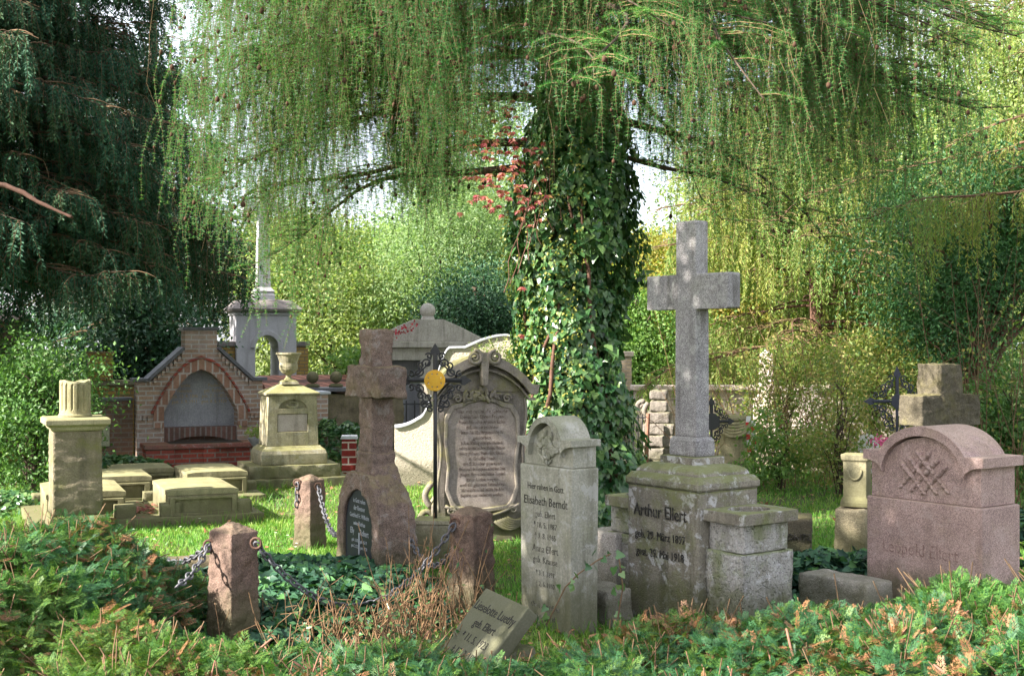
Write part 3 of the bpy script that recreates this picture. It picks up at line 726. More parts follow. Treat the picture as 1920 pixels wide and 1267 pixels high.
# draped pillar, tape
Y = 14.2
t = thing('draped_pillar', 'mossy olive pillar with carved cloth draped over its top', 'pillar', (gx(1377, Y), Y, 0), R(-12), foot=(.4, .4))
MB().sq_lathe([(.03, 0), (.03, .08), (0, .1), (0, .72)], .30, .26).build('shaft', M['yellowstone'], t, .006)
MB().lathe([(.145, .72), (.15, .75), (.13, .775), (.02, .79)], 20).build('rounded_top', M['yellowstone'], t, smooth=True)
m = MB()
for k in range(5):
    m.tube([(.17 * math.cos(a), -.12 - .05 * math.sin(a) - .012 * k, .745 - (.05 + .022 * k) * math.sin(a) - .012 * k) for a in [math.pi * i / 12 for i in range(13)]], .02, 6)
m.tube([(-.155, -.08, .74 - .05 * i) for i in range(6)], [.03, .034, .03, .036, .03, .02], 8)
m.build('drapery', M['yellowstone'], t, smooth=True)
t = thing('barrier_tape', 'red and white striped barrier tape ends hanging from a twig', 'tape', at(1404, 780, 14.0))
for j, (dx, n, ph) in enumerate(((0, 6, 0), (.05, 5, .5))):
    for c_, par in (('white_tape', 0), ('red_tape', 1)):
        for k in range(n):
            if k % 2 != par: continue
            m = MB()
            z0, z1 = -.065 * k - .05 * j, -.065 * (k + 1) - .05 * j
            q = lambda z: (dx + .012 * math.sin(z * 14 + ph) - .05 * z * (j * 1.5 - .3), .01 * math.sin(z * 20))
            (xa, ya), (xb, yb) = q(z0), q(z1)
            m.add([(xa - .024, ya, z0), (xa + .024, ya + .006, z0), (xb + .024, yb + .006, z1), (xb - .024, yb, z1), (xa - .024, ya + .002, z0), (xa + .024, ya + .008, z0), (xb + .024, yb + .008, z1), (xb - .024, yb + .002, z1)],
                  [(0, 3, 2, 1), (4, 5, 6, 7), (0, 1, 5, 4), (1, 2, 6, 5), (2, 3, 7, 6), (3, 0, 4, 7)])
            m.build('white_stripe' if par == 0 else 'red_stripe', M[c_], t)
t = thing('white_headstone', 'small bright white rounded headstone beside the pink flowers', 'headstone', (gx(1626, 15.5), 15.5, .28), R(8), foot=(.3, .2))
MB().prism([(-.13, -.3), (.13, -.3), (.13, .10), (.10, .17), (0, .21), (-.10, .17), (-.13, .10)], -.05, .05).build('slab', M['white_stone'], t, .012)
for px, py, Y, w, h, lb in ((1437, 700, 16.6, .22, .62, 'pale weathered obelisk glimpsed among the rose bushes'), (1500, 760, 16.0, .5, .5, 'pale low stone seen through the rose bushes')):
    z = zz(py, Y); t = thing('pale_obelisk' if w < .3 else 'pale_stone', lb, 'gravestone', (gx(px, Y), Y, 0), R(-15), foot=(w, w))
    MB().sq_lathe([(.05, 0), (.05, z - h * .5), (0, z - h * .48), (-.03, z + h * .4), (-w * .4, z + h * .5)], w, w * .8).build('shaft', M['paleslab'], t, .008)

# ------------------------------------------------------------------ the left row
TL = R(23)
Y = 10.75
t = thing('broken_column', 'short fluted broken column on a square banded sandstone pillar', 'column', (gx(141, Y), Y, 0), R(25), foot=(.55, .55))
MB().sq_lathe([(.045, -.02), (.045, .10), (.03, .13), (.005, .16)], .40, .40).build('plinth', M['column'], t, .006)
MB().box(-.197, .197, -.197, .197, .16, .86, .006, .006).build('pillar', M['column'], t, rough=(.03, .008, 7, 0, (.7, .7, 3.2)))
MB().sq_lathe([(.0, .862), (.012, .875), (.02, .895), (.045, .91), (.055, .915), (.055, .955), (.04, .968)], .40, .40).build('capital', M['yellowstone'], t, .004)
n = 64; m = MB(); prof = [(.135, .968), (.138, .985), (.13, .992), (.128, 1.0)]
m.lathe(prof, 32)
vs, fs = [], []; zs = [1.0, 1.02, 1.04, 1.15, 1.235, 1.255, 1.27]
for j, z in enumerate(zs):
    for i in range(n):
        a = 6.2832 * i / n; fl = (.013 if 1 <= j - 1 and j < 5 else .0) * max(0, math.sin(a * 16)) ** .6 if 1 < j < 5 else 0
        r = .126 - fl - (.006 if j == 6 else 0)
        zt = z + ((.008 * math.sin(a * 2 + 1) + .005 * math.sin(a * 7)) if j >= 5 else 0)
        vs.append((r * math.cos(a), r * math.sin(a), zt))
for j in range(len(zs) - 1):
    for i in range(n):
        k = (i + 1) % n; fs.append((j * n + i, j * n + k, j * n + n + k, j * n + n + i))
c0 = len(vs); vs.append((0, 0, 1.262))
for i in range(n): fs.append(((len(zs) - 1) * n + i, (len(zs) - 1) * n + (i + 1) % n, c0))
m.add(vs, fs).build('fluted_drum', M['yellowstone'], t, smooth=False)

def chest(px, py, z, W, D, th, label, h=None):
    """chest tomb whose front left top corner is seen at px, py and lies z high"""
    Y = F * (EYE - z) / (py - HZ); x = gx(px, Y)
    c, s = math.cos(th), math.sin(th)
    t = thing('chest_tomb', label, 'chest tomb', (x + W/2 * c - D/2 * s, Y + W/2 * s + D/2 * c, 0), th, 'low mossy sandstone chest tombs', foot=(W, D))
    MB().sq_lathe([(0, .06), (0, z - .052)], W - .008, D - .008).build('chest', M['yellowstone'], t, .008)
    outer = [(-W/2, z - .05), (W/2, z - .05), (W/2, z - .012)] + [(W/2 * (1 - 2 * i / 8), z + .008 * math.sin(math.pi * i / 8) ** .5 - .006) for i in range(1, 8)] + [(-W/2, z - .012)]
    MB().prism(outer, -D/2, D/2).build('lid', M['yellowstone'], t, .009, 2)
    wi = W * .30
    fr = MB().prism([(-W/2 + .02, .075), (W/2 - .02, .075), (W/2 - .02, z - .065), (-W/2 + .02, z - .065)], -D/2 - .028, -D/2 + .02,
                    [[(-wi - .06, .10), (wi + .06, .10), (wi + .06, z - .085), (-wi - .06, z - .085)]])
    fr.build('panel_frame', M['yellowstone'], t, .004)
    return t
chest(314, 919, .30, .62, 1.0, TL, 'front chest tomb nearest the chain bollard, with recessed end panel')
chest(86, 925, .30, .66, 1.0, TL, 'chest tomb right behind the broken column pillar')
chest(150, 896, .31, .66, .85, TL, 'chest tomb with greenish lid behind the left front one')
chest(351, 886, .30, .60, .9, TL, 'chest tomb in front of the red brick plinth, next to the urn monument')
chest(212, 880, .28, .62, .6, TL, 'rearmost low chest tomb left of the red brick plinth')
def slab(px, py, z, W, D, th, label):
    Y = F * (EYE - z) / (py - HZ); x = gx(px, Y); c, s = math.cos(th), math.sin(th)
    t = thing('grave_slab', label, 'grave slab', (x - W/2 * c - D/2 * s, Y - W/2 * s + D/2 * c, 0), th, foot=(W, D))
    MB().box(-W/2, -.15, -D/2, D/2, -.03, z).box(-.148, W/2, -D/2, D/2, -.03, z - .004).build('slab', M['yellowstone'], t, rough=(.09, .005, 6))
slab(495, 960, .08, 1.98, 1.35, TL, 'long low sandstone slab under the two front chest tombs')
slab(500, 926, .08, 2.1, 1.25, TL, 'low sandstone slab under the back chest tombs')
for i, (px, py, z, lb) in enumerate(((315, 966, .08, 'small cube of stone at the front left corner of the nearest chest tomb'), (448, 959, .08, 'small cube of stone at the front right corner of the nearest chest tomb'),
        (230, 970, .08, 'small cube of stone right of the broken column pillar'), (74, 947, .06, 'small cube of stone left of the broken column pillar'),
        (277, 938, .08, 'small cube of stone at the rear left of the nearest chest tomb'), (465, 917, .08, 'rounded small stone at the corner of the tomb by the urn monument'), (296, 905, .06, 'small stone between the back chest tombs'))):
    Y = F * (EYE - z) / (py - HZ); s = .175 if i < 4 else .13
    t = thing('corner_stone', lb, 'corner stone', (gx(px, Y), Y + .06, 0), TL, 'small corner stones of the chest tombs')
    MB().box(-s/2, s/2, -.075, .075, z - .02, z + .105 if i < 4 else z + .085).build('block', M['yellowstone'], t, rough=(.04, .004, 8, 1 if i == 5 else 0))

# ---- brick arch tomb
Yb = 16.3; xb = gx(373, Yb); s_ = Yb / F
t = thing('brick_arch_tomb', 'weathered pink brick tomb with pointed arch niche and gabled top', 'wall tomb', (xb, Yb, 0), TL, foot=(1.7, 1.2))
HW = .78
zs, zc0, zc1 = 1.10, 1.50, 1.74
def pointed(a, z0, zsp, zt, n=12):
    r = [(a * math.cos(u) ** .9 if u < 1.57 else 0, zsp + (zt - zsp) * math.sin(u) ** 1.0) for u in [1.5708 * i / n for i in range(n + 1)]]
    r = [(a * (1 - i / n) ** .55 if i < n else 0, zsp + (zt - zsp) * (i / n)) for i in range(n + 1)]
    return [(a, z0)] + r + [(-x, z) for x, z in reversed(r[:-1])] + [(-a, z0)]
wall_o = [(-HW, 0), (HW, 0), (HW, zs), (HW - .14, zs), (.20, zc0), (.20, zc1), (-.20, zc1), (-.20, zc0), (-HW + .14, zs), (-HW, zs)]
niche = pointed(.455, .30, .72, 1.245)
MB().prism(wall_o, -.16, .16, [niche]).build('brick_wall', M['brick_pink'], t, .004)
ro = pointed(.585, .52, .72, 1.385); ri = pointed(.457, .52, .72, 1.247)
MB().prism(ro + list(reversed(ri)), -.185, -.155).build('arch_ring', brick('arch_brick', (.32, .19, .14), (.26, .14, .105), (.38, .33, .31), .09, .2, .012, dirt=.2), t, .004)
ro2 = pointed(.615, .70, .72, 1.42); ri2 = pointed(.588, .70, .72, 1.388)
MB().prism(ro2 + list(reversed(ri2)), -.20, -.165).build('arch_moulding', M['brick_red'], t, .003)
pn = MB().box(-.47, .47, .06, .14, .5, 1.3).build('niche_panel', M['plaque_grey'], t)
for sx, ls in ((-.17, ['Familie', 'Heinrich', 'geb. 12. 4. 1846', 'gest. 3. 9. 1911']), (.2, ['Pauline', 'geb. Richter', 'geb. 7. 1. 1852', 'gest. 8. 5. 1930'])):
    text('\n'.join(ls), .062, pn, (sx, .0585, 1.02), M['ink_gold'], sx=.85, ext=.0008)
seg = [(-.46, .52), (-.46, .33)] + [(.46 * math.sin(u), .33 + .075 * math.cos(u * 1.57 / .99) ) for u in [-.99 + 1.98 * i / 12 for i in range(13)]] + [(.46, .33), (.46, .52)]
MB().prism(list(reversed(seg)), -.13, .05).build('lower_arch', brick('dark_header_brick', (.17, .09, .075), (.12, .07, .06), (.2, .17, .16), .065, .3, .012, dirt=.5), t, .004)
MB().box(-.46, .46, .02, .10, .1, .40).build('niche_floor', M['brick_brown'], t)
for sx in (-1, 1):                         # stepped corbels and copings
    m = MB(); a = Vector((HW - .14, zs)); b = Vector((.20, zc0)); n = 9
    for i in range(n):
        p = a.lerp(b, (i + .5) / n); m.box(sx * p.x - .016, sx * p.x + .016, -.20, -.158, p.y - .085, p.y - .02)
    for i in range(3): m.box(sx * (HW - .03 - .055 * i) - .016, sx * (HW - .03 - .055 * i) + .016, -.19, -.158, .62, .68)
    m.build('corbel_row', M['brick_pink'], t)
    d = (b - a).normalized(); nn = Vector((-d.y, d.x)); nn = nn if nn.y > 0 else -nn
    q = [a + nn * .003, b + nn * .003, b + nn * .045, a + nn * .045]
    MB().prism([(sx * v.x, v.y) for v in (q if sx < 0 else reversed(q))], -.22, .2).build('slope_coping', M['coping_dark'], t, .004)
    MB().box(min(sx * (HW - .15), sx * (HW + .05)), max(sx * (HW - .15), sx * (HW + .05)), -.22, .2, zs + .002, zs + .042).build('shoulder_coping', M['coping_dark'], t, .004)
MB().box(-.225, .225, -.19, .19, zc1 + .002, zc1 + .04).build('chimney_coping', M['coping_dark'], t, .004)
pl = MB().box(-.72, .72, -.62, -.17, 0, .29).build('plinth', M['brick_red'], t, .004)
for x0, x1 in ((-.735, -.40), (-.05, .10), (.60, .735)): MB().box(x0, x1, -.645, -.60, 0, .288).build('plinth_pier', M['brick_red'], pl, .003)
MB().box(-.75, .75, -.66, -.19, .292, .35).build('plinth_coping', stone('red_tile_coping', (.28, .09, .075), (.20, .10, .09), lichen=.5, lichcol=(.33, .30, .31), moss=.3), pl, .008)
MB().box(-.44, .44, -.6, -.25, .352, .356).build('planting_bed', M['dark'], pl)

# ---- brick wall to the left of it
c, s = math.cos(TL), math.sin(TL)
def rowpt(u, v): return (xb + u * c - v * s, Yb + u * s + v * c, 0)    # the row's own frame
t = thing('brick_wall', 'low brown brick wall with grey plaque left of the arch tomb', 'wall', rowpt(-1.33, .12), TL, foot=(1.1, .3))
MB().box(-.52, .52, -.1, .1, 0, .86).build('wall', M['brick_brown'], t, .004)
MB().box(-.55, .52, -.13, .13, .862, .90).build('coping', M['coping_dark'], t, .004)
m = MB()
for i in range(13): m.box(-.50 + i * .08, -.50 + i * .08 + .04, -.125, -.098, .77, .82)
m.build('dentil_row', M['brick_brown'], t)
MB().box(-.17, .24, -.125, -.098, .30, .62).build('plaque', stone('green_grey_plaque', (.34, .35, .27), (.27, .28, .20), stain=.3), t, .006)
t = thing('brick_wall', 'taller yellow coped garden wall behind the low brown brick wall', 'wall', rowpt(-1.5, 1.7), TL)
MB().box(-1.3, 1.0, -.1, .1, 0, 1.0).build('wall', M['brick_yellow'], t, .004)
MB().box(-1.3, 1.0, -.14, .14, 1.002, 1.07).build('coping', M['urnstone'], t, .01)
t = thing('brick_pier', 'yellow brick pier rising behind the low brown brick wall', 'pier', rowpt(-1.05, 1.68), TL)
MB().box(-.15, .15, -.16, .16, 1.072, 1.42).build('shaft', M['brick_yellow'], t, .004)
MB().box(-.17, .17, -.18, .18, 1.422, 1.46).build('cap', M['brick_yellow'], t, .004)
Y = 19.5
t = thing('brick_pier', 'tall reddish brick pier in the shade behind the left bush', 'pier', (gx(12, Y), Y, 0), TL)
MB().box(-.2, .2, -.2, .2, 0, 1.9).build('shaft', M['brick_brown'], t, .004)
MB().box(-.25, .25, -.25, .25, 1.902, 2.0, .03, .03).build('cap', M['paleslab'], t, .01)

# ---- urn monument
Y = 14.35
t = thing('urn_monument', 'mossy sandstone pedestal monument topped by a stone urn', 'monument', (gx(541, Y), Y, 0), TL, foot=(1.2, .9))
MB().box(-.62, .62, -.40, .40, -.02, .105).build('lower_step', M['urnstone'], t, rough=(.09, .006, 6))
MB().box(-.50, .50, -.36, .36, .107, .245).build('upper_step', M['urnstone'], t, rough=(.09, .006, 6))
MB().sq_lathe([(0, .247), (0, .36), (-.015, .40), (-.05, .43), (-.06, .445)], .74, .58).build('base_moulding', M['urnstone'], t, .008)
body = [(-.29, .447), (.29, .447), (.27, 1.005), (-.27, 1.005)]
MB().prism(body, -.17, .22).build('shaft', M['urnstone'], t, .006)
MB().prism(body, -.205, -.172, [[(-.17, .60), (.17, .60), (.17, .80), (-.17, .80)], [(-.155, .86), (.155, .86)] + arc(0, .86, .155, .10, 0, 180, 10)[1:-1]]).build('face_panel', M['urnstone'], t, .004)
MB().box(-.165, .165, -.19, -.173, .605, .795).build('plaque', M['plaque_pink'], t, .003)
m = MB(); m.tube([(.06 * math.cos(a), -.19, .90 + .03 * math.sin(a)) for a in [math.pi + 5 * i / 14 for i in range(15)]], [.022 - .0011 * i for i in range(15)], 6)
m.build('dove_carving', M['urnstone'], t, smooth=True)
MB().sq_lathe([(.02, 1.007), (.025, 1.03), (-.12, 1.10), (-.165, 1.12)], .56, .42).build('pyramid_top', M['urnstone'], t, .006)
MB().sq_lathe([(0, 1.122), (-.01, 1.15), (-.035, 1.17)], .20, .18).lathe([(.06, 1.165), (.03, 1.20), (.028, 1.225), (.075, 1.25), (.10, 1.285), (.105, 1.32), (.098, 1.36), (.125, 1.445), (.14, 1.455), (.14, 1.475), (.11, 1.475), (.09, 1.40), (.01, 1.38)], 24).build('urn', M['urnstone'], t, smooth=False)

# pot with a yellow plant, brick piece right of it
t = thing('planter', 'grey bowl planter with yellow green plant between arch tomb and urn monument', 'planter', (gx(486, 15.6), 15.6, 0), 0)
MB().lathe([(.10, .0), (.10, .26), (.06, .3), (.13, .40), (.14, .43), (.12, .43), (.1, .40), (.01, .39)], 18).build('bowl', M['plaque_grey'], t, smooth=False)
n = 160; P = rng.normal(size=(n, 3)) * (.09, .09, .035) + (0, 0, .48)
np_mesh('foliage', *scatter(P, rdir(n) + (0, 0, .5), rdir(n) + (0, 0, .6), .06, .03, DIAMOND), M['lime'], t)
Y = 16.4
t = thing('brick_pier', 'brown and pink brick pier directly right behind the urn monument', 'pier', (gx(592, Y), Y, 0), TL)
MB().box(-.17, .11, -.2, .2, 0, .93).build('shaft', M['brick_pink'], t, .004)
MB().box(-.55, .14, -.22, .22, .932, .965).build('coping', M['coping_white'], t, .004)
Y = 17.3
t = thing('stone_wall', 'dark quarry stone wall with coping between urn monument and brown cross stone', 'wall', (gx(650, Y), Y, 0), TL)
MB().box(-.7, .75, -.15, .15, 0, .90).build('wall', M['wallstone'], t, rough=(.1, .03, 5))
MB().box(-.8, .75, -.2, .2, .93, .985).build('coping', M['coping_dark'], t, .01)
t = thing('tile_roof', 'strip of red clay roof tiles behind the two stone balls', 'tile roof', (gx(615, 19.0), 19.0, 0), TL)
MB().add([(-1.0, -.35, .93), (.8, -.35, .93), (.8, .25, 1.1), (-1.0, .25, 1.1), (-1.0, -.35, .88), (.8, -.35, .88), (.8, .25, .88), (-1.0, .25, .88)], [(0, 1, 2, 3), (4, 7, 6, 5), (0, 4, 5, 1), (1, 5, 6, 2), (2, 6, 7, 3), (3, 7, 4, 0)]).build('tiles', M['tile'], t)
MB().box(-1.0, .8, -.3, .2, 0, .878).build('wall', M['brick_brown'], t)
for px, lb in ((586, 'left dark stone ball finial on the quarry stone wall'), (630, 'right dark stone ball finial on the quarry stone wall')):
    Yq = 17.3 + (gx(px, 17.3) - gx(650, 17.3)) * math.tan(TL)
    t = thing('ball_finial', lb, 'ball finial', (gx(px, Yq), Yq, .985), 0, 'dark ball finials on the wall')
    MB().sq_lathe([(0, .002), (0, .03), (-.03, .05)], .17, .17).build('foot', M['wallstone'], t, .004)
    MB().ball((0, 0, .135), .082, 12).build('ball', M['wallstone'], t, smooth=True)
Y = 15.0
t = thing('gate_post', 'glossy dark red brick gate post with white capping behind the brown cross stone', 'gate post', (gx(655, Y), Y, 0), R(5))
MB().box(-.085, .085, -.085, .085, 0, .46).build('shaft', M['brick_gloss'], t, .004)
MB().box(-.1, .1, -.1, .1, .462, .50, .01, .01).build('cap', M['coping_white'], t, .004)
m = MB()
for i in range(9): m.tube([(.12 + i * .055, .02, 0), (.12 + i * .055, .02, .42)], .008, 6)
for z in (.08, .38): m.tube([(.09, .02, z), (.58, .02, z)], .009, 6)
m.build('railing', M['iron'], t)

# ---- grey tower with the tall cross
Y = 21.5
t = thing('cross_tower', 'tall grey rendered memorial tower with arched opening and slender cross on its roof', 'memorial tower', (gx(493, Y), Y, 0), TL)
z1 = zz(592, Y)
aw, az0, az1, azt = .185, .82, zz(652, Y), zz(632, Y) + .03
MB().prism([(-.50, 0), (.50, 0), (.50, z1), (-.50, z1)], -.30, .30, [arch_hole(.19, .8, az1, azt)]).build('wall', M['tower'], t, .006)
MB().prism(arch_hole(.27, .80, az1, azt + .085) + list(reversed(arch_hole(.192, .80, az1, azt + .002))), -.335, -.296).build('arch_moulding', M['tower'], t, .008)
MB().box(-.52, .52, -.32, .32, z1 + .002, z1 + .06).build('cornice', M['tower'], t, .01)
MB().sq_lathe([(.07, z1 + .062), (.09, z1 + .11), (-.06, z1 + .25), (-.2, z1 + .27)], 1.0, .60).build('roof', M['tower_roof'], t, .006)
zb = z1 + .26
MB().sq_lathe([(.02, zb), (.02, zb + .09), (.0, zb + .12), (.02, zb + .15), (-.02, zb + .20), (-.035, zb + .22)], .30, .26).build('cross_foot', M['tower'], t, .006)
zt = zz(330, Y); zm = zz(388, Y)
MB().prism([(-.115, zb + .222), (.115, zb + .222), (.085, zm - .07), (.34, zm - .07), (.34, zm + .09), (.083, zm + .09), (.08, zt), (-.08, zt), (-.083, zm + .09), (-.34, zm + .09), (-.34, zm - .07), (-.085, zm - .07)], -.08, .08).build('cross', M['tower'], t, .008)
for sx, w in ((-1, .34), (1, .22)):
    wx = sx * (.505 + w / 2)
    wg = MB().box(wx - w / 2, wx + w / 2, -.2, .2, 0, 1.52).build('brick_wing', M['brick_yellow'], t, .004)
    MB().box(wx - w / 2 - .02, wx + w / 2 + .02, -.23, .23, 1.522, 1.60).build('wing_cap', M['tower_roof'], wg, .006)

# ---- rendered wall and the pedimented tomb behind it
Y = 14.3; sc_ = Y / F
t = thing('rendered_wall', 'cream roughcast garden wall with white swooping coping', 'wall', (gx(740, Y), Y, 0), R(4))
def swoop(x):
    if x < .28: return .64 + .10 * (x / .28) ** 2
    if x < .62: u = (x - .28) / .34; return .74 + .78 * (u * u * (3 - 2 * u))
    if x < .80: return 1.52 + .02 * (x - .62)
    u = (x - .80) / .9; return 1.53 + .13 * math.sin(min(1, u) * math.pi) - max(0, u - .5) * .25
xs = [i * 1.75 / 60 for i in range(61)]
MB().prism([(0, 0), (1.75, 0)] + [(x, swoop(x)) for x in reversed(xs)], -.09, .09).build('wall', M['render'], t, .004)
MB().prism([(x, swoop(x) + .003) for x in xs] + [(x, swoop(x) + .026) for x in reversed(xs)], -.115, .115).build('coping', M['coping_white'], t, .004)
Y = 18.8
t = thing('pedimented_tomb', 'grey stone wall tomb with low pediment and stone ball on top', 'wall tomb', (gx(802, Y), Y, 0), R(6))
HWm = .86; zc = zz(652, Y); zp = zz(612, Y)
MB().prism([(-HWm, 0), (HWm, 0), (HWm, zc), (-HWm, zc)], -.22, .25, [[(-.55, .3), (-.12, .3), (-.12, zc - .18), (-.55, zc - .18)], [(.1, .3), (.6, .3), (.6, zc - .18), (.1, zc - .18)]]).build('wall', M['maus'], t, .008)
MB().box(-HWm - .06, HWm + .06, -.30, .3, zc + .002, zc + .09).build('cornice', M['maus'], t, .012)
MB().prism([(-HWm - .02, zc + .092), (HWm + .02, zc + .092), (HWm * .55, zp - .01), (.22, zp + .10), (-.22, zp + .10), (-HWm * .55, zp - .01)], -.25, .25).build('pediment', M['maus'], t, .008)
MB().sq_lathe([(0, zp + .102), (-.02, zp + .15)], .2, .2).ball((0, 0, zp + .23), .115, 12).build('ball_top', M['maus'], t, smooth=False)
MB().box(-.6, .65, .1, .14, .2, zc - .1).build('dark_panel', M['plaque_grey'], t)
for px, lb in ((740, 'left'), (0, '')):
    if not px: break
    m = MB()
    for i in range(14): m.tube([(-.8 + i * .12, -.32, 0), (-.8 + i * .12, -.32, .75)], .01, 5)
    for z in (.15, .7): m.tube([(-.85, -.32, z), (.85, -.32, z)], .011, 5)
    m.build('railing', M['iron'], t)

# ---- right hand background walls
Y = 17.6
t = thing('boundary_wall', 'long pale block boundary wall with pink coping behind the right hand graves', 'wall', (gx(1190, Y), Y, 0), R(3))
MB().box(0, 4.6, -.12, .12, 0, .93).build('wall', M['palewall'], t, .004)
MB().box(-.04, 4.6, -.18, .18, .932, 1.0).build('coping', M['paleslab'], t, .01)
Y = 15.6
t = thing('rusticated_pier', 'rough rusticated stone pier with scroll bracket left of the tall cross', 'pier', (gx(1236, Y), Y, 0), R(-10))
m = MB(); z = 0
for i in range(7):
    h = (.17, .15, .15, .14, .14, .14, .12)[i]; w = .25 if i < 5 else .2
    m.sq_lathe([(-.012, z + .004), (.0, z + .02), (.0, z + h - .02), (-.012, z + h - .004)], w * 1.5 - (.1 if i > 3 else 0), .34); z += h
m.build('block_courses', M['pierstone'], t, rough=(.04, .012, 10))
m = MB().tube([(-.20 + q[0], -.06, q[2]) for q in spiral(0, .80, .075, 1.2, 1.3, 1, 24)], [.032 - .012 * i / 24 for i in range(25)], 8)
m.tube([(-.13 - .05 * math.sin(u * 3), -.06, .86 - .22 * u) for u in [i / 8 for i in range(9)]], .035, 8)
m.build('scroll_bracket', M['pierstone'], t, smooth=True)
t = thing('iron_gate', 'low black iron railing gate left of the rusticated pier', 'gate', (gx(1187, 15.5), 15.5, 0), R(-5))
m = MB()
for i in range(7): m.tube([(-.16 + i * .055, 0, .2), (-.16 + i * .055, 0, .72)], .008, 6)
for z in (.25, .68): m.tube([(-.18, 0, z), (.2, 0, z)], .009, 6)
m.build('bars', M['iron'], t)
MB().box(-.3, .2, -.1, .1, 0, .2).build('sill', M['paleslab'], t, .01)
t = thing('wooden_post', 'reddish wooden stake leaning by the rusticated pier', 'stake', (gx(1211, 15.3), 15.3, 0), 0)
MB().tube([(0, 0, 0), (.01, 0, .35), (.03, 0, .74)], [.028, .026, .024], 8).build('stake', M['wood_cut'], t, rough=None)
Y = 20.5
t = thing('brick_pier', 'pale brick pier with flat cap right of the ivy clad tree', 'pier', (gx(1167, Y), Y, 0), R(4))
MB().box(-.13, .13, -.13, .13, 0, 1.36).build('shaft', brick('pale_brick', (.48, .38, .28), (.42, .31, .23), (.36, .31, .27), dirt=.1), t, .004)
MB().box(-.16, .16, -.16, .16, 1.362, 1.44).build('cap', M['paleslab'], t, .008)

# ------------------------------------------------------------------ grass, litter, flowers
def free(P, grow=.0):
    k = np.ones(len(P), bool)
    for x, y, a, b, r in FOOT:
        c, s = math.cos(r), math.sin(r); dx, dy = P[:, 0] - x, P[:, 1] - y
        u, v = dx * c + dy * s, -dx * s + dy * c
        k &= ~((np.abs(u) < a + grow) & (np.abs(v) < b + grow))
    return k
def wedge(n, y0, y1, pad=.6, power=1.0):     # ground points inside the view
    Y = y0 + (y1 - y0) * rng.random(n) ** power
    X = (rng.random(n) * 2 - 1) * (Y * .41 + pad)
    return np.stack([X, Y, np.zeros(n)], 1)
P = np.concatenate([wedge(150000, 6.2, 11.5), wedge(90000, 11.5, 18)])
P = P[free(P)]
dn = smooth_noise(P, 1.6, 3)
dn = dn + .5 * smooth_noise(P, 5.5, 33); P = P[rng.random(len(P)) < .72 + .55 * dn]
n = len(P); ax = rng.normal(size=(n, 3)) * .38; ax[:, 2] = 1
hgt = rng.uniform(.025, .06, n) * (1 + .35 * smooth_noise(P, 2.5, 9))
tag(np_mesh('grass', *scatter(P, ax, rdir(n), hgt, rng.uniform(.004, .008, n) * (1 + .04 * P[:, 1]), BLADE), M['grass']), kind='stuff')
# taller tufts round the stones
Q = []
for x, y, a, b, r in FOOT:
    if y < 15.5:
        m_ = int(60 * (a + b) * 2); t_ = rng.random(m_) * 4; u = np.where(t_ < 1, -a + 2 * a * t_, np.where(t_ < 2, a, np.where(t_ < 3, a - 2 * a * (t_ - 2), -a)))
        v = np.where(t_ < 1, -b, np.where(t_ < 2, -b + 2 * b * (t_ - 1), np.where(t_ < 3, b, b - 2 * b * (t_ - 3))))
        u = u * 1.03 + rng.normal(size=m_) * .02; v = v * 1.03 + rng.normal(size=m_) * .02
        Q.append(np.stack([x + u * math.cos(r) - v * math.sin(r), y + u * math.sin(r) + v * math.cos(r), u * 0], 1))
Q = np.concatenate(Q); Q = np.repeat(Q, 4, 0) + rng.normal(size=(len(Q) * 4, 3)) * (.015, .015, 0); n = len(Q)
ax = rng.normal(size=(n, 3)) * .4; ax[:, 2] = 1
tag(np_mesh('tall_grass', *scatter(Q, ax, rdir(n), rng.uniform(.04, .13, n), rng.uniform(.005, .009, n), BLADE), M['grass']), kind='stuff')
P = np.concatenate([wedge(2400, 6.3, 16)]); P[:, 2] = rng.uniform(.012, .04, len(P))
tag(np_mesh('fallen_leaves', *scatter(P, rdir(len(P)) * (1, 1, .2), rdir(len(P)) * .4 + (0, 0, 1), rng.uniform(.03, .06, len(P)), rng.uniform(.02, .045, len(P)), DIAMOND), M['litter']), kind='stuff')
c_ = at(250, 955, 11.3); P = rng.normal(size=(160, 3)) * (.12, .2, .0) + (c_.x - .03, 11.5, .085); P[:, 2] = rng.uniform(.083, .10, 160)
tag(np_mesh('red_fallen_leaves', *scatter(P, rdir(160) * (1, 1, .2), rdir(160) * .4 + (0, 0, 1), .05, .035, DIAMOND), leaf('dark_red_litter', [(.17, .05, .04), (.25, .09, .06)], .1)), kind='stuff')
c_ = wedge(130, 9, 11.2, 0); c_ = c_[(c_[:, 0] > -3.4) & (c_[:, 0] < -1.6)]
pet = []
for q in c_:
    a = np.arange(9) * 6.283 / 9; d = np.stack([np.cos(a), np.sin(a), a * 0 + .25], 1)
    pet.append(scatter(np.repeat(q[None] + (0, 0, .055), 9, 0), d, np.tile((0, 0, 1.0), (9, 1)), .014, .009, DIAMOND))
tag(np_mesh('daisies', *cat(pet), M['daisy']), kind='stuff')

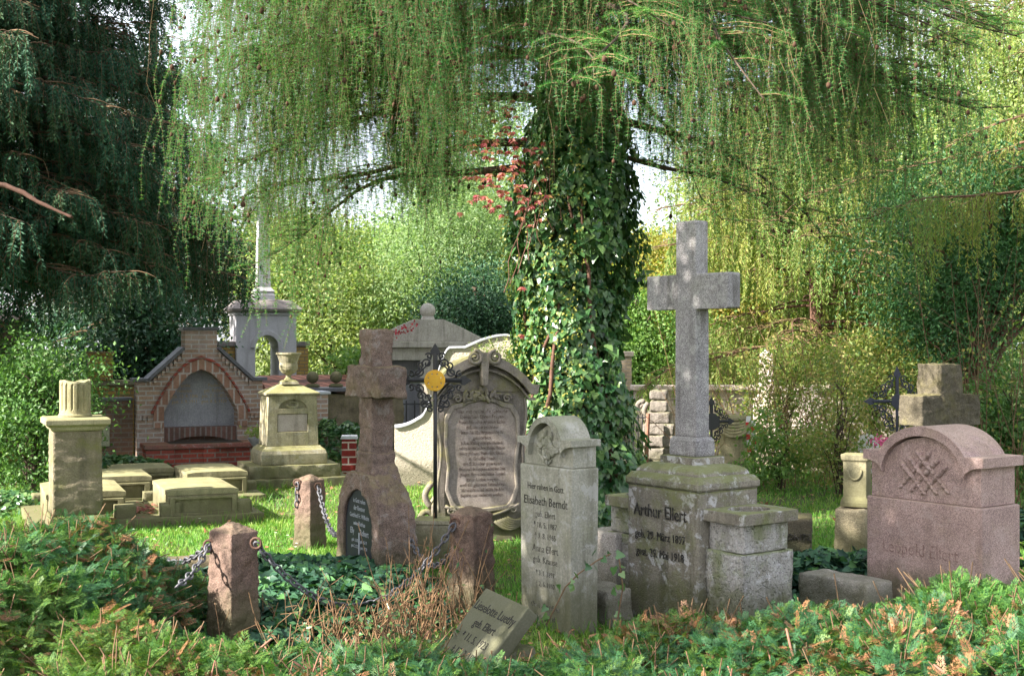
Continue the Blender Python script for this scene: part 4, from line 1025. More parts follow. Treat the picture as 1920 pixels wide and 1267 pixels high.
# ------------------------------------------------------------------ thuja hedges in front
def frond(n_pairs=8, seed=0, sub=1):
    g = np.random.default_rng(seed); V, Fq = [], []
    def quad(p, d, w, z=0):
        s = np.array((-d[1], d[0], 0)); l = np.linalg.norm(d); s = s / max(l, 1e-6) * w
        i = len(V); V.extend([p, p + d * .45 + s, p + d, p + d * .45 - s]); Fq.append((i, i + 1, i + 2, i + 3))
    def bend(p): return np.array((p[0], p[1], -.22 * p[1] ** 2 - .25 * p[0] ** 2))
    for k in range(4):
        quad(np.array((0, k * .25, 0)), np.array((g.normal() * .01, .25, 0)), .022)
    for k in range(n_pairs):
        y = .06 + .86 * k / n_pairs
        for sx in (-1, 1):
            L = (.42 * (1 - .75 * y) + .05) * g.uniform(.8, 1.2); a = R(42 + g.normal() * 7)
            d = np.array((sx * math.sin(a), math.cos(a), 0)) * L; p = np.array((0, y + g.normal() * .01, 0))
            quad(p, d, .022)
            for u in (.5,):
                for s2 in (-1, 1):
                    a2 = a * sx + s2 * R(40); quad(p + d * u, np.array((math.sin(a2), math.cos(a2), 0)) * L * .40, .014)
    V = np.array([bend(p) for p in V]); return V, np.array(Fq)
FR = [frond(8, 1, 0), frond(7, 2, 0), frond(9, 3, 0)]
def fronds(P, axis, nrm, L):
    out = []; k = rng.integers(0, 3, len(P))
    for j in range(3):
        q = k == j
        if q.any(): out.append(scatter(P[q], axis[q], nrm[q], L[q], L[q] * rng.uniform(.75, 1.05, q.sum()), FR[j]))
    return cat(out)
HP = [(-200, 1060, 5.4), (330, 1180, 5.2), (400, 1212, 5.1), (520, 1232, 5.0), (640, 1228, 5.0), (800, 1225, 5.1), (860, 1250, 5.1), (1000, 1245, 5.1), (1090, 1185, 5.2), (1180, 1150, 5.3), (1250, 1140, 5.3), (1400, 1140, 5.3), (1480, 1122, 5.4), (1560, 1100, 5.4), (1650, 1070, 5.5), (1750, 1050, 5.5), (1850, 1052, 5.5), (2100, 1040, 5.5)]
hx = np.array([gx(p[0], p[2]) for p in HP]); hz = np.array([zz(p[1], p[2]) for p in HP]) - .03
def hedge_front(X, Y):                     # height of the clipped strip
    z = np.interp(X, hx, hz)
    t_ = np.clip((5.75 - Y) / .42, 0, 1)
    return (z * np.sqrt(t_)) * np.clip(.93 + .05 * np.sin(X * 5 + Y * 3) + .05 * np.sin(X * 11 - Y * 7), .5, 1.1) - np.clip(4.9 - Y, 0, 2) * .08
LP = [(-300, 985), (0, 985), (55, 962), (130, 960), (200, 985), (262, 1022), (300, 1060), (345, 1110), (372, 1200)]
lx = np.array([gx(p[0], 6.6) for p in LP]); lz = np.array([zz(p[1], 6.6) for p in LP]) - .04
def hedge_left(X, Y):
    z = np.interp(X + (6.6 - Y) * .12, lx, lz, right=0.0)
    f = np.where(Y > 6.6, np.sqrt(np.clip((7.6 - Y) / 1.0, 0, 1)), 1 - np.clip((6.6 - Y) / 2.6, 0, 1) * .52)
    return np.maximum(z, 0) * f * (1 + .06 * np.sin(X * 6 + Y * 4) + .05 * np.sin(X * 13 - Y * 9))
def hedge(name, label, hf, xr, yr, n, nst, mats, size=(.10, .2), dead=.1):
    t = thing(name, label, 'hedge', ((xr[0] + xr[1]) / 2, (yr[0] + yr[1]) / 2, 0), 0, 'thuja hedges along the front')
    ctr = np.array(t.location)
    def pts(n):
        X = rng.uniform(*xr, n); Y = rng.uniform(*yr, n); Z = hf(X, Y)
        ok = Z > .12; X, Y, Z = X[ok], Y[ok], Z[ok]; e = .03
        N = unit(np.stack([-(hf(X + e, Y) - Z) / e, -(hf(X, Y + e) - Z) / e, np.ones(len(X))], 1))
        return np.stack([X, Y, Z], 1), N
    P, N = pts(n)
    dep = rng.random(len(P)) ** 1.6 * .22; clump = smooth_noise(P, 7, 21)
    P = P - N * dep[:, None] + N * (.03 * clump)[:, None]
    ax = rng.normal(size=P.shape); ax[:, 2] *= .45; ax = unit(ax + N * .55 + np.array((0, -.15, .1)))
    nr = unit(N * 1.0 + rng.normal(size=P.shape) * .45 + np.array((0, 0, .4)))
    Ls = rng.uniform(*size, len(P)) * .9
    dk = (rng.random(len(P)) + .5 * smooth_noise(P, 3, 5)) < dead + .07 * np.clip((5.05 - P[:, 1]) / .5, 0, 1)
    P = P - ctr
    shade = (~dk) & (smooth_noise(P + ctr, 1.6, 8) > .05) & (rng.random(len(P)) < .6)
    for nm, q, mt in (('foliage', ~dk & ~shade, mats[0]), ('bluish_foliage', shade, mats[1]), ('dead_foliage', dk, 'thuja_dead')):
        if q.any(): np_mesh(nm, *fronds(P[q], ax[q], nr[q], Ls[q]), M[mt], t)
    P, N = pts(nst * 3); w = np.clip(.6 + .8 * smooth_noise(P, 3, 31), 0, 1); P = P[rng.random(len(P)) < w][:nst]; N = N[:len(P)]
    P = np.repeat(P[:len(P) * 2 // 3], 2, 0)[:len(P)]; N = np.repeat(N, 2, 0)[:len(P)]
    d = unit(rng.normal(size=P.shape) * (.8, .8, .4) + (0, 0, .55)); l = rng.uniform(.05, .15, len(P)); u = np.linspace(0, 1, 4)
    P = P - ctr - N[:len(P)] * .09
    path = P[:, None] + d[:, None] * (l[:, None] * u)[..., None] + (rng.normal(size=(len(P), 3)) * .035)[:, None] * (u * u)[None, :, None]
    path = np.concatenate([path], 0); rad = (rng.uniform(.002, .0062, len(P)) ** 1)[:, None] * np.linspace(1.15, .8, 4)[None]
    V1 = np_tubes(path, rad, 5)
    o = np_mesh('cut_stems', *V1, M['wood_cut'], t, True); tag(o, kind='stuff')
    # bare inner twigs and shade in the depth
    P, N = pts(int(n * .12)); P = P - N * rng.uniform(.12, .3, len(P))[:, None] - ctr
    d = unit(rng.normal(size=P.shape) + N); path = P[:, None] + d[:, None] * (.22 * u)[None, :, None] + (rng.normal(size=P.shape) * .03)[:, None] * (u * u)[None, :, None]
    o = np_mesh('inner_twigs', *np_tubes(path, np.full((len(P), 4), .0028), 3), M['twig'], t); tag(o, kind='stuff')
    return t
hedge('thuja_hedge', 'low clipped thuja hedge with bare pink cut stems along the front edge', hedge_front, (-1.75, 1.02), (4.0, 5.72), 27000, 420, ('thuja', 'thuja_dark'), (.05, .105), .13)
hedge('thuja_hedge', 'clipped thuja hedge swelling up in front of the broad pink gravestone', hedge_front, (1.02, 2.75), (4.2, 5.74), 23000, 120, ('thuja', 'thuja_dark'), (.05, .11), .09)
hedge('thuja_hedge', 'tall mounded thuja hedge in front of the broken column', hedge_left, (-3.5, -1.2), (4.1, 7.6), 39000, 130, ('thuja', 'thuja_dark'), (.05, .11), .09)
# the soil under the hedges
tag(MB().add([(-4, 3, .006), (4, 3, .006), (4, 5.9, .006), (-4, 5.9, .006)], [(0, 1, 2, 3)]).build('soil', M['dark']), kind='structure')

# ------------------------------------------------------------------ ivy on the ground, dry stems
def ground_ivy(name, label, cx, cy, rx, ry, h, n, size, mat='ivy_bed', red=0, side=.06):
    a = rng.random(n) * 6.283; r = np.sqrt(rng.random(n)); X = cx + rx * r * np.cos(a); Y = cy + ry * r * np.sin(a)
    P = np.stack([X, Y, 0 * X], 1); hh = h * (1 - r ** 3) * (1 + .25 * smooth_noise(P, 5, 2) + .2 * smooth_noise(P, 12, 4)) + .02
    P[:, 2] = hh - rng.random(n) ** 2 * .07; k = free(P, -.0); P = P[k]; n = len(P)
    nr = rng.normal(size=(n, 3)) * .45 + (0, -.35, .9); ax = rng.normal(size=(n, 3)) * (1, 1, .35) + (0, -.5, -.25)
    s = rng.uniform(size[0], size[1], n)
    o = tag(np_mesh(name, *scatter(P, ax, nr, s, s * .95, IVY), M[mat]), label, 'ivy', kind='stuff')
    return o
ground_ivy('ground_ivy', 'dark ivy carpet inside the bollard chain fence', gx(560, 7.7), 7.7, .98, 1.15, .22, 6800, (.045, .085))
ground_ivy('ground_ivy', 'dark ivy patch beside the broad pink gravestone', gx(1575, 8.1), 8.1, .52, .55, .24, 1500, (.05, .085))
ground_ivy('ground_ivy', 'dark ivy right behind the broad pink gravestone', gx(1905, 8.2), 8.2, .6, .5, .42, 1100, (.05, .085))
ground_ivy('ground_ivy', 'ivy patch by the leftmost bush and chest tombs', gx(55, 12.3), 12.3, 1.1, .75, .12, 2600, (.04, .075), 'ivy')
ground_ivy('ground_ivy', 'low ivy below the brown brick wall with the plaque', gx(225, 15.2), 15.2, .7, .5, .2, 1000, (.05, .09), 'ivy')
ground_ivy('ground_ivy', 'ivy and weeds below the dark quarry stone wall', gx(630, 16.2), 16.2, .5, .4, .55, 1100, (.05, .09), 'ivy')
q = np.stack([rng.uniform(-1.9, -.9, 46), rng.uniform(6.9, 8.4, 46), rng.uniform(.10, .215, 46)], 1)
tag(np_mesh('red_fallen_leaves', *scatter(q, rdir(46) * (1, 1, .3), rdir(46) * .4 + (0, -.3, 1), .04, .03, DIAMOND), M['red_leaf']), kind='stuff')
def stems(name, label, X, Y, n, h, spread, rad, mat, lean=.15, sub=0, leafmat=None, leafn=0, ls=.03, catn='dry plant'):
    t = thing(name, label, catn, (X, Y, 0))
    base = rng.normal(size=(n, 3)) * (spread[0], spread[1], 0); hh = rng.uniform(h * .45, h, n)
    u = np.linspace(0, 1, 5); d = rng.normal(size=(n, 3)) * lean; d[:, 2] = 1
    path = base[:, None] + d[:, None] * (hh[:, None] * u)[..., None] + (rng.normal(size=(n, 3)) * lean * .5 * h)[:, None] * (u * u)[None, :, None]
    tb = [np_tubes(path, rad * rng.uniform(.6, 1.3, n)[:, None] * np.linspace(1.1, .55, 5)[None], 4)]
    if sub:
        i = rng.integers(0, n, sub); k = rng.integers(1, 4, sub); b = path[i, k]; d2 = unit(rng.normal(size=(sub, 3)) + (0, 0, .6)); l = rng.uniform(.15, .45, sub) * h
        p2 = b[:, None] + d2[:, None] * (l[:, None] * u)[..., None] + (rng.normal(size=(sub, 3)) * .05 * h)[:, None] * (u * u)[None, :, None]
        tb.append(np_tubes(p2, np.full((sub, 5), rad * .5), 3)); path = np.concatenate([path, p2])
    o = np_mesh('stems', *cat(tb), M[mat], t)
    tag(o, kind='stuff')
    if leafn:
        i = rng.integers(0, len(path), leafn); k = rng.integers(1, 5, leafn); P = path[i, k] + rng.normal(size=(leafn, 3)) * .04 * h
        np_mesh('foliage', *scatter(P, rdir(leafn), rdir(leafn) + (0, -.2, .5), rng.uniform(.7, 1.3, leafn) * ls, rng.uniform(.4, .7, leafn) * ls, DIAMOND), M[leafmat], t)
    return t
stems('cut_shrub', 'clump of cut dry brown stems between the ivy carpet and the leaning tablet', gx(690, 6.75), 6.55, 120, .30, (.26, .16), .0036, 'straw', .36, 260, 'ivy', 260, .035)
stems('cut_shrub', 'thin dry twigs standing at the foot of the bollard behind the leaning tablet', gx(800, 7.0), 7.0, 70, .5, (.14, .12), .003, 'straw', .3, 110, 'ivy', 90, .035)
# young ivy shoots climbing between the two stones
def ivy_shoot(pts, label, n=16):
    t = thing('ivy_shoot', label, 'ivy', pts[0]); o0 = Vector(pts[0]); pts = [Vector(p) - o0 for p in pts]
    MB().tube(pts, .004, 5).build('stem', M['twig'], t)
    P = []
    for i in range(n):
        f = i / (n - 1) * (len(pts) - 1); k = min(int(f), len(pts) - 2); P.append(pts[k].lerp(pts[k + 1], f - k))
    P = np.array(P) + rng.normal(size=(n, 3)) * .022; s = rng.uniform(.03, .055, n)
    np_mesh('leaves', *scatter(P, rng.normal(size=(n, 3)) + (0, -.2, -.6), rng.normal(size=(n, 3)) * .5 + (-.3, -1, .3), s, s, IVY), M['ivy'], t)
ivy_shoot([at(1025, 1170, 6.3), at(1060, 1100, 6.3), at(1085, 1075, 6.35), at(1120, 1050, 6.4), at(1145, 1038, 6.4)], 'dark ivy shoot crossing in front of the slim gravestone', 15)
ivy_shoot([at(1158, 1160, 6.75), at(1168, 1100, 6.75), at(1160, 1040, 6.75)], 'green ivy shoot climbing the left side block of the tall cross pedestal', 9)

# ------------------------------------------------------------------ weeping conifers
def weeping(name, label, x, y, limbs, trunk, strings, needle, mats, twigr=.0022, cones=0, wob=.03, lat=9, group=None, latlen=.3, bottom=None, extra=None, droop_axis=.9, clump=-.12):
    """limbs: (azimuth deg, z0, length, rise, fall); hanging strings set with needles grow from the limbs and their side twigs"""
    t = thing(name, label, 'tree', (x, y, 0), 0, group)
    h, r0, r1 = trunk
    if r0:
        pts = [Vector((.03 * math.sin(i), .03 * math.cos(i * 1.7), h * i / 10)) for i in range(11)]
        MB().tube(pts, [r0 + (r1 - r0) * (i / 10) ** .8 for i in range(11)], 12).build('trunk', M[mats[2]], t, smooth=True)
    lm = MB(); roots, hv = [], []; twp = []; lmul = []
    for az, z0, L, a, b, *mu in limbs:
        mu = mu[0] if mu else 1
        d = Vector((math.cos(R(az)), math.sin(R(az)), 0)); sd = Vector((-d.y, d.x, 0)); ph = random.random() * 6
        kz, kf = random.uniform(-.10, .10), random.uniform(5, 9); cur = [d * (L * u) + sd * (L * (.16 * math.sin(u * 2.5 + ph) + .035 * math.sin(u * kf * 1.7 + ph * 2)) * u) + Vector((0, 0, z0 + L * (a * u - b * u * u + kz * u * math.sin(u * kf + ph) * .6))) for u in [i / 12 for i in range(13)]]
        lm.tube(cur, [max(.005, (.012 + L * .011) * (1 - i / 12.5) * (1 if cones else .55)) for i in range(13)], 6)
        for j in range(int(lat * L * mu)):
            u = random.uniform(.12, 1) ** .8; f = u * 12; k = min(int(f), 11); p = cur[k].lerp(cur[k + 1], f - k)
            s = random.choice((-1, 1)); ll = L * latlen * (1.1 - u * .75) * random.uniform(.5, 1.15)
            dd = (d * .75 + sd * s * random.uniform(.35, 1)).normalized()
            q = [p + dd * (ll * v) + Vector((0, 0, ll * (.12 * v - .35 * v * v))) for v in (0, .33, .66, 1)]
            twp.append([tuple(v) for v in q])
            for v in np.linspace(.1, 1, max(2, int(strings[0] * ll))):
                g = min(int(v * 3), 2); roots.append(tuple(q[g].lerp(q[g + 1], v * 3 - g))); hv.append(tuple(dd)); lmul.append(1.55 if mu > 1 else 1)
        for v in np.linspace(.15, 1, int(L * strings[0] * .8 * mu)):
            f = v * 12; k = min(int(f), 11); roots.append(tuple(cur[k].lerp(cur[k + 1], f - k))); hv.append(tuple(d)); lmul.append(1.55 if mu > 1 else 1)
    lm.build('limbs', M[mats[2]], t, smooth=True)
    roots = np.array(roots); hv = np.array(hv); lmul = np.array(lmul)
    kn = smooth_noise(roots, 3.1, 77) + .6 * smooth_noise(roots, 7.0, 78) + rng.normal(size=len(roots)) * .25
    if clump > -9: kk = kn > clump; roots, hv, lmul = roots[kk], hv[kk], lmul[kk]
    if extra is not None: keep = extra(roots + np.array((x, y, 0))); roots, hv = roots[keep], hv[keep]
    S = len(roots); K = 9; u = np.linspace(0, 1, K)
    ln = lmul * rng.uniform(strings[1], strings[2], S) * np.clip(1 + .6 * smooth_noise(roots, 2.2, 6), .35, 1.6)
    if bottom is not None: ln = np.minimum(ln, np.maximum(.12, roots[:, 2] - bottom(roots + np.array((x, y, 0)))))
    hd = unit(hv * (1, 1, 0) + rng.normal(size=(S, 3)) * (.6, .6, 0))
    path = roots[:, None] + hd[:, None] * (ln[:, None] * strings[3] * (u - .45 * u * u))[..., None]
    path[..., 2] -= ln[:, None] * (u[None] ** 1.25) * droop_axis
    path += np.cumsum(rng.normal(size=(S, K, 3)) * wob * .4, 1) * (ln / 1.0)[:, None, None] * (1, 1, .2)
    tb = [np_tubes(path, twigr * rng.uniform(.6, 1.4, S)[:, None] * np.linspace(1.2, .5, K)[None], 3)]
    tw = np.array(twp); tb.append(np_tubes(tw, np.broadcast_to(np.array([.007, .0055, .004, .0025]), (len(tw), 4)) * (twigr / .0022) ** .5, 4))
    tag(np_mesh('twigs', *cat(tb), M[mats[1]], t), kind='stuff')
    # needles
    sp, nl, nw, per, spread, gap = needle
    cnt = np.maximum(2, (ln / sp).astype(int)); sid = np.repeat(np.arange(S), cnt); k0 = np.concatenate([[0], np.cumsum(cnt)[:-1]])
    v = (np.arange(len(sid)) - k0[sid] + rng.random(len(sid))) / cnt[sid]
    bare = rng.random(S); keep = (rng.random(len(sid)) > gap) & (bare[sid] > gap * .6); sid, v = sid[keep], np.clip(v[keep], 0, .999)
    f = v * (K - 1); k = f.astype(int); w = (f - k)[:, None]; P = path[sid, k] * (1 - w) + path[sid, k + 1] * w; T = unit(path[sid, k + 1] - path[sid, k])
    P = np.repeat(P, per, 0); T = np.repeat(T, per, 0); n = len(P)
    rd = rdir(n); rd = unit(rd - T * (rd * T).sum(1, keepdims=True))
    ax = rd * spread + T * (1 - spread)
    np_mesh('needles', *scatter(P, ax, np.cross(rd, T) + .3 * rdir(n), nl * rng.uniform(.65, 1.25, n), nw, NEEDLE if per > 2 else DIAMOND), M[mats[0]], t)
    # also needles on the side twigs
    if per > 2:
        m_ = len(tw) * 55; i = rng.integers(0, len(tw), m_); k = rng.integers(0, 3, m_); w = rng.random(m_)[:, None]
        P = tw[i, k] * (1 - w) + tw[i, k + 1] * w; T = unit(tw[i, k + 1] - tw[i, k]); P = np.repeat(P, 4, 0); T = np.repeat(T, 4, 0); rd = rdir(len(P))
        np_mesh('twig_needles', *scatter(P, rd * .85 + T * .35 + (0, 0, .2), rdir(len(P)), nl * rng.uniform(.8, 1.4, len(P)), nw, NEEDLE), M[mats[0]], t)
    if cones:
        i = rng.integers(0, S, cones); k = rng.integers(0, K - 1, cones); C = path[i, k]
        pr = [(.0015, -.016), (.010, -.010), (.0125, -.001), (.010, .008), (.004, .016)]; V, Fc = [], []
        for c_ in range(len(pr)):
            for j in range(6): V.append((pr[c_][0] * math.cos(j * 1.0472), pr[c_][0] * math.sin(j * 1.0472), pr[c_][1]))
        for c_ in range(4):
            for j in range(6): Fc.append((c_ * 6 + j, c_ * 6 + (j + 1) % 6, c_ * 6 + 6 + (j + 1) % 6, c_ * 6 + 6 + j))
        V = np.array(V); Fc = np.array(Fc); sc_ = rng.uniform(.8, 1.25, cones)
        VV = C[:, None] + (0, 0, -.012) + V[None] * sc_[:, None, None] * 1.15
        o = np_mesh('cones', VV.reshape(-1, 3), (Fc[None] + (np.arange(cones) * len(V))[:, None, None]).reshape(-1, 4), M['cone'], t); tag(o, kind='stuff')
    return t

# the larch over the graves; its trunk is wrapped in ivy
LX, LY = gx(1066, 11.3), 11.3
random.seed(77)
lim = []
for i in range(60):
    az = (i * 137.5) % 360; z0 = random.uniform(4.3, 7.2)
    if 195 < az < 235 and z0 < 5: z0 += .8
    lim.append((az, z0, random.uniform(2.4, 3.5), random.uniform(.0, .22), random.uniform(.25, .5)))
for i in range(30): lim.append((random.uniform(156, 192), random.uniform(4.1, 6.0), random.uniform(2.5, 3.35), random.uniform(.05, .2), random.uniform(.30, .44), 1.12))
for i in range(26): lim.append((random.uniform(-130, 15), random.uniform(3.9, 5.4), random.uniform(2.3, 3.7), random.uniform(.02, .2), random.uniform(.25, .42)))
for i in range(24): lim.append((random.uniform(196, 268), random.uniform(5.6, 8.0), random.uniform(2.6, 3.6), random.uniform(.05, .2), random.uniform(.12, .3)))
lim += [(-12, 3.3, 1.9, -.05, .32), (166, 3.3, 3.0, .14, .36), (178, 3.1, 2.9, .16, .40), (186, 3.7, 3.2, .16, .38), (20, 3.6, 2.9, .08, .4)]
EP = [(300, 380), (360, 440), (420, 420), (455, 520), (475, 450), (515, 450), (535, 600), (600, 660), (650, 620), (672, 250), (730, 230), (765, 400), (830, 400), (900, 330), (960, 250), (1060, 215), (1160, 260), (1240, 330), (1330, 430), (1420, 480), (1500, 440), (1600, 400), (1700, 420), (1800, 350), (1950, 300)]
def larch_bottom(P):
    px = 960 + F * P[:, 0] / P[:, 1]
    return EYE + (HZ - np.interp(px, [e[0] for e in EP], [e[1] for e in EP])) / F * P[:, 1] + .25 * rng.normal(size=len(P))
weeping('weeping_larch', 'large weeping larch with ivy wrapped trunk and cone hung curtains of twigs over the graves', LX, LY, lim, (8.5, .24, .06),
        (11, .45, 2.1, .16), (.021, .028, .0040, 5, .72, .14), ('larch', 'twig_larch', 'bark'), .0018, 4200, .06, 8, None, .30, larch_bottom, None, .9, .02)
# ivy on the trunk
t = thing('climbing_ivy', 'thick glossy ivy climbing the larch trunk', 'ivy', (LX, LY, 0), 0, None)
n = 19000; z = rng.random(n) ** .95 * 4.1 + .05; a = rng.random(n) * 6.283
Q = np.stack([np.cos(a) * 1.2, np.sin(a) * 1.2, z], 1)
rr = np.interp(z, [0, .3, .7, 1.2, 1.7, 2.2, 2.7, 3.2, 3.6, 4.2], [.62, .60, .52, .47, .47, .50, .52, .46, .34, .25]) * (1 + .36 * smooth_noise(Q, 2.6, 13) + .26 * smooth_noise(Q, 6.5, 14))
rr = rr * (1 + .12 * np.cos(a))
rr = rr - rng.random(n) ** 2 * .16
P = np.stack([rr * np.cos(a), rr * np.sin(a), z], 1); out = np.stack([np.cos(a), np.sin(a), 0 * a + .35], 1)
s = rng.uniform(.04, .09, n)
ax = rng.normal(size=(n, 3)) * .45 + (0, 0, -1) + out * .25
np_mesh('leaves', *scatter(P, ax, out + rng.normal(size=(n, 3)) * .35, s, s * .95, IVY), M['ivy'], t)
q = (rng.random(n) < .16) & (np.cos(a) < .2) & (np.sin(a) < .3) & (np.abs(z - 2.1) < 1.2); q2 = P[q]; q2 = np.repeat(q2, 3, 0) + rng.normal(size=(q.sum() * 3, 3)) * .03 + np.repeat(out[q], 3, 0) * .06
np_mesh('flower_heads', *scatter(q2, rdir(len(q2)), rdir(len(q2)), .03, .02, DIAMOND), M['ivy_flower'], t)
u = np.linspace(0, 1, 14); tb = []
for i in range(5):
    a0 = rng.uniform(-2.9, -.2); aa = a0 + .5 * np.sin(u * 4 + i) + .12 * np.sin(u * 17 + 2 * i); zc = u * rng.uniform(1.6, 3.4); rc = np.interp(zc, [0, .7, 1.5, 3, 4], [.53, .43, .39, .42, .3]) + .04 * np.sin(u * 11 + i)
    tb.append(np_tubes(np.stack([rc * np.cos(aa), rc * np.sin(aa), zc], 1)[None], np.full((1, 14), rng.uniform(.008, .024)) * np.linspace(1.2, .6, 14)[None], 6))
np_mesh('stems', *cat(tb), M['bark_red'], t, True)
# loose side sprays of the ivy
t2 = thing('virginia_creeper', 'red and pink creeper hanging on the left of the ivy clad trunk', 'creeper', (LX, LY, 2.4))
PP, AX = [], []
for (px, py, sp, k, dY) in ((950, 250, 34, 46, -.5), (930, 285, 34, 60, -.52), (955, 310, 30, 46, -.5), (920, 340, 26, 34, -.5), (905, 370, 14, 20, -.48), (940, 385, 22, 26, -.5), (975, 400, 24, 26, -.52), (1000, 360, 18, 16, -.52), (1012, 290, 10, 10, -.5), (985, 540, 10, 4, -.5), (978, 628, 8, 4, -.56), (945, 205, 10, 8, -.5), (1005, 395, 12, 8, -.5)):
    c_ = at(px, py, LY + dY)
    for _ in range(int(k * .45)):
        p = np.array((c_.x - LX, dY, c_.z - 2.4)) + rng.normal(size=3) * (sp / F * LY * 1.0, .12, sp / F * LY * 1.05)
        b = rng.normal(size=3) * .3 + (0, -.2, -.8)
        for j in range(5):
            ang = (j - 2) * .55; PP.append(p); AX.append((math.sin(ang) + b[0] * .4, b[1], -math.cos(ang) * .8 + b[2] * .3))
PP = np.array(PP); AX = np.array(AX); n = len(PP); s = rng.uniform(.03, .058, n)
np_mesh('leaves', *scatter(PP, AX, rng.normal(size=(n, 3)) * .4 + (-.3, -1, .4), s, s * .45, DIAMOND), M['creeper'], t2)
tb = []
for j in range(7):
    p0 = np.array((-.40 + .03 * j, -.42, .3 + .1 * j)); u = np.linspace(0, 1, 8)[:, None]; tb.append(np_tubes((p0 + u * np.array((-.18 + .05 * j, -.08, -.7)) + .03 * np.sin(u * 9 + j))[None], np.full((1, 8), .004), 4))
np_mesh('stems', *cat(tb), M['bark_red'], t2)

# dark spruces on the left
def limbs_conifer(n, zlo, zhi, Lmax, htop, rise=(.02, .12), fall=(.16, .34), az=None):
    out = []
    for i in range(n):
        z = zlo + (zhi - zlo) * random.random(); L = Lmax * (1 - .8 * max(0, (z - zlo)) / (htop - zlo)) * random.uniform(.7, 1.1)
        out.append(((i * 137.5) % 360 if az is None else random.uniform(*az), z, L, random.uniform(*rise), random.uniform(*fall)))
    return out
random.seed(21)
weeping('dark_spruce', 'huge dark blue green weeping spruce filling the upper left', -6.5, 15.4, limbs_conifer(120, 2.6, 8.2, 3.2, 18, (.02, .12), (.14, .26)) + limbs_conifer(60, 2.5, 6.5, 3.0, 12, (.02, .10), (.14, .26), (-140, 10)), (10, .17, .05),
        (14, .18, .62, .5), (.018, .060, .018, 2, .55, .08), ('spruce', 'twig', 'bark'), .003, 0, .03, 8, 'conifers around the graves', .3, lambda P: 1.85 + .25 * rng.normal(size=len(P)), None, .9, -.3)
weeping('dark_spruce', 'dark spruce behind the big weeping spruce near the grey memorial tower', -6.9, 24.5, limbs_conifer(70, 1.4, 7.5, 2.6, 10.5), (9, .2, .05),
        (8, .35, .9, .25), (.028, .08, .024, 2, .48, .08), ('spruce_back', 'twig', 'bark'), .003, 0, .03, 7, 'conifers around the graves')
weeping('dark_spruce', 'dark shaded spruce at the far left edge', -8.6, 17.5, limbs_conifer(60, 1.6, 8.5, 2.6, 11), (10, .2, .05),
        (8, .35, .9, .25), (.028, .08, .024, 2, .48, .08), ('spruce', 'twig', 'bark'), .003, 0, .03, 7, 'conifers around the graves')
M['broken'] = plain('reddish_broken_wood', (.07, .036, .026), .9, var=.6)
# broken branch in the spruce
bb = [at(-40, 340, 12.7), at(10, 348, 12.7), at(45, 362, 12.65), at(70, 378, 12.6), at(100, 392, 12.55), at(136, 408, 12.5)]
t = thing('broken_branch', 'broken reddish branch sticking out of the big dark spruce', 'branch', bb[0])
MB().tube([p - bb[0] for p in bb], [.028, .026, .025, .02, .018, .012], 8).build('wood', M['broken'], t, rough=(.04, .004, 14))
# light weeping spruce on the right
weeping('light_spruce', 'broad light green weeping spruce behind the tall granite cross on the right', 4.4, 18.6, limbs_conifer(110, 1.5, 8.0, 2.9, 11.5), (10, .12, .05),
        (10, .35, 1.1, .25), (.026, .065, .017, 2, .45, .10), ('weeping', 'twig_larch', 'bark_red'), .003, 0, .03, 8, 'conifers around the graves')
weeping('light_spruce', 'light green weeping spruce reaching over the right upper corner', 6.7, 14.6, limbs_conifer(60, 3.2, 7.8, 3.1, 11), (10, .17, .05),
        (10, .35, 1.0, .25), (.024, .055, .013, 2, .45, .14), ('weeping', 'twig_larch', 'bark_red'), .003, 0, .03, 8, 'conifers around the graves')

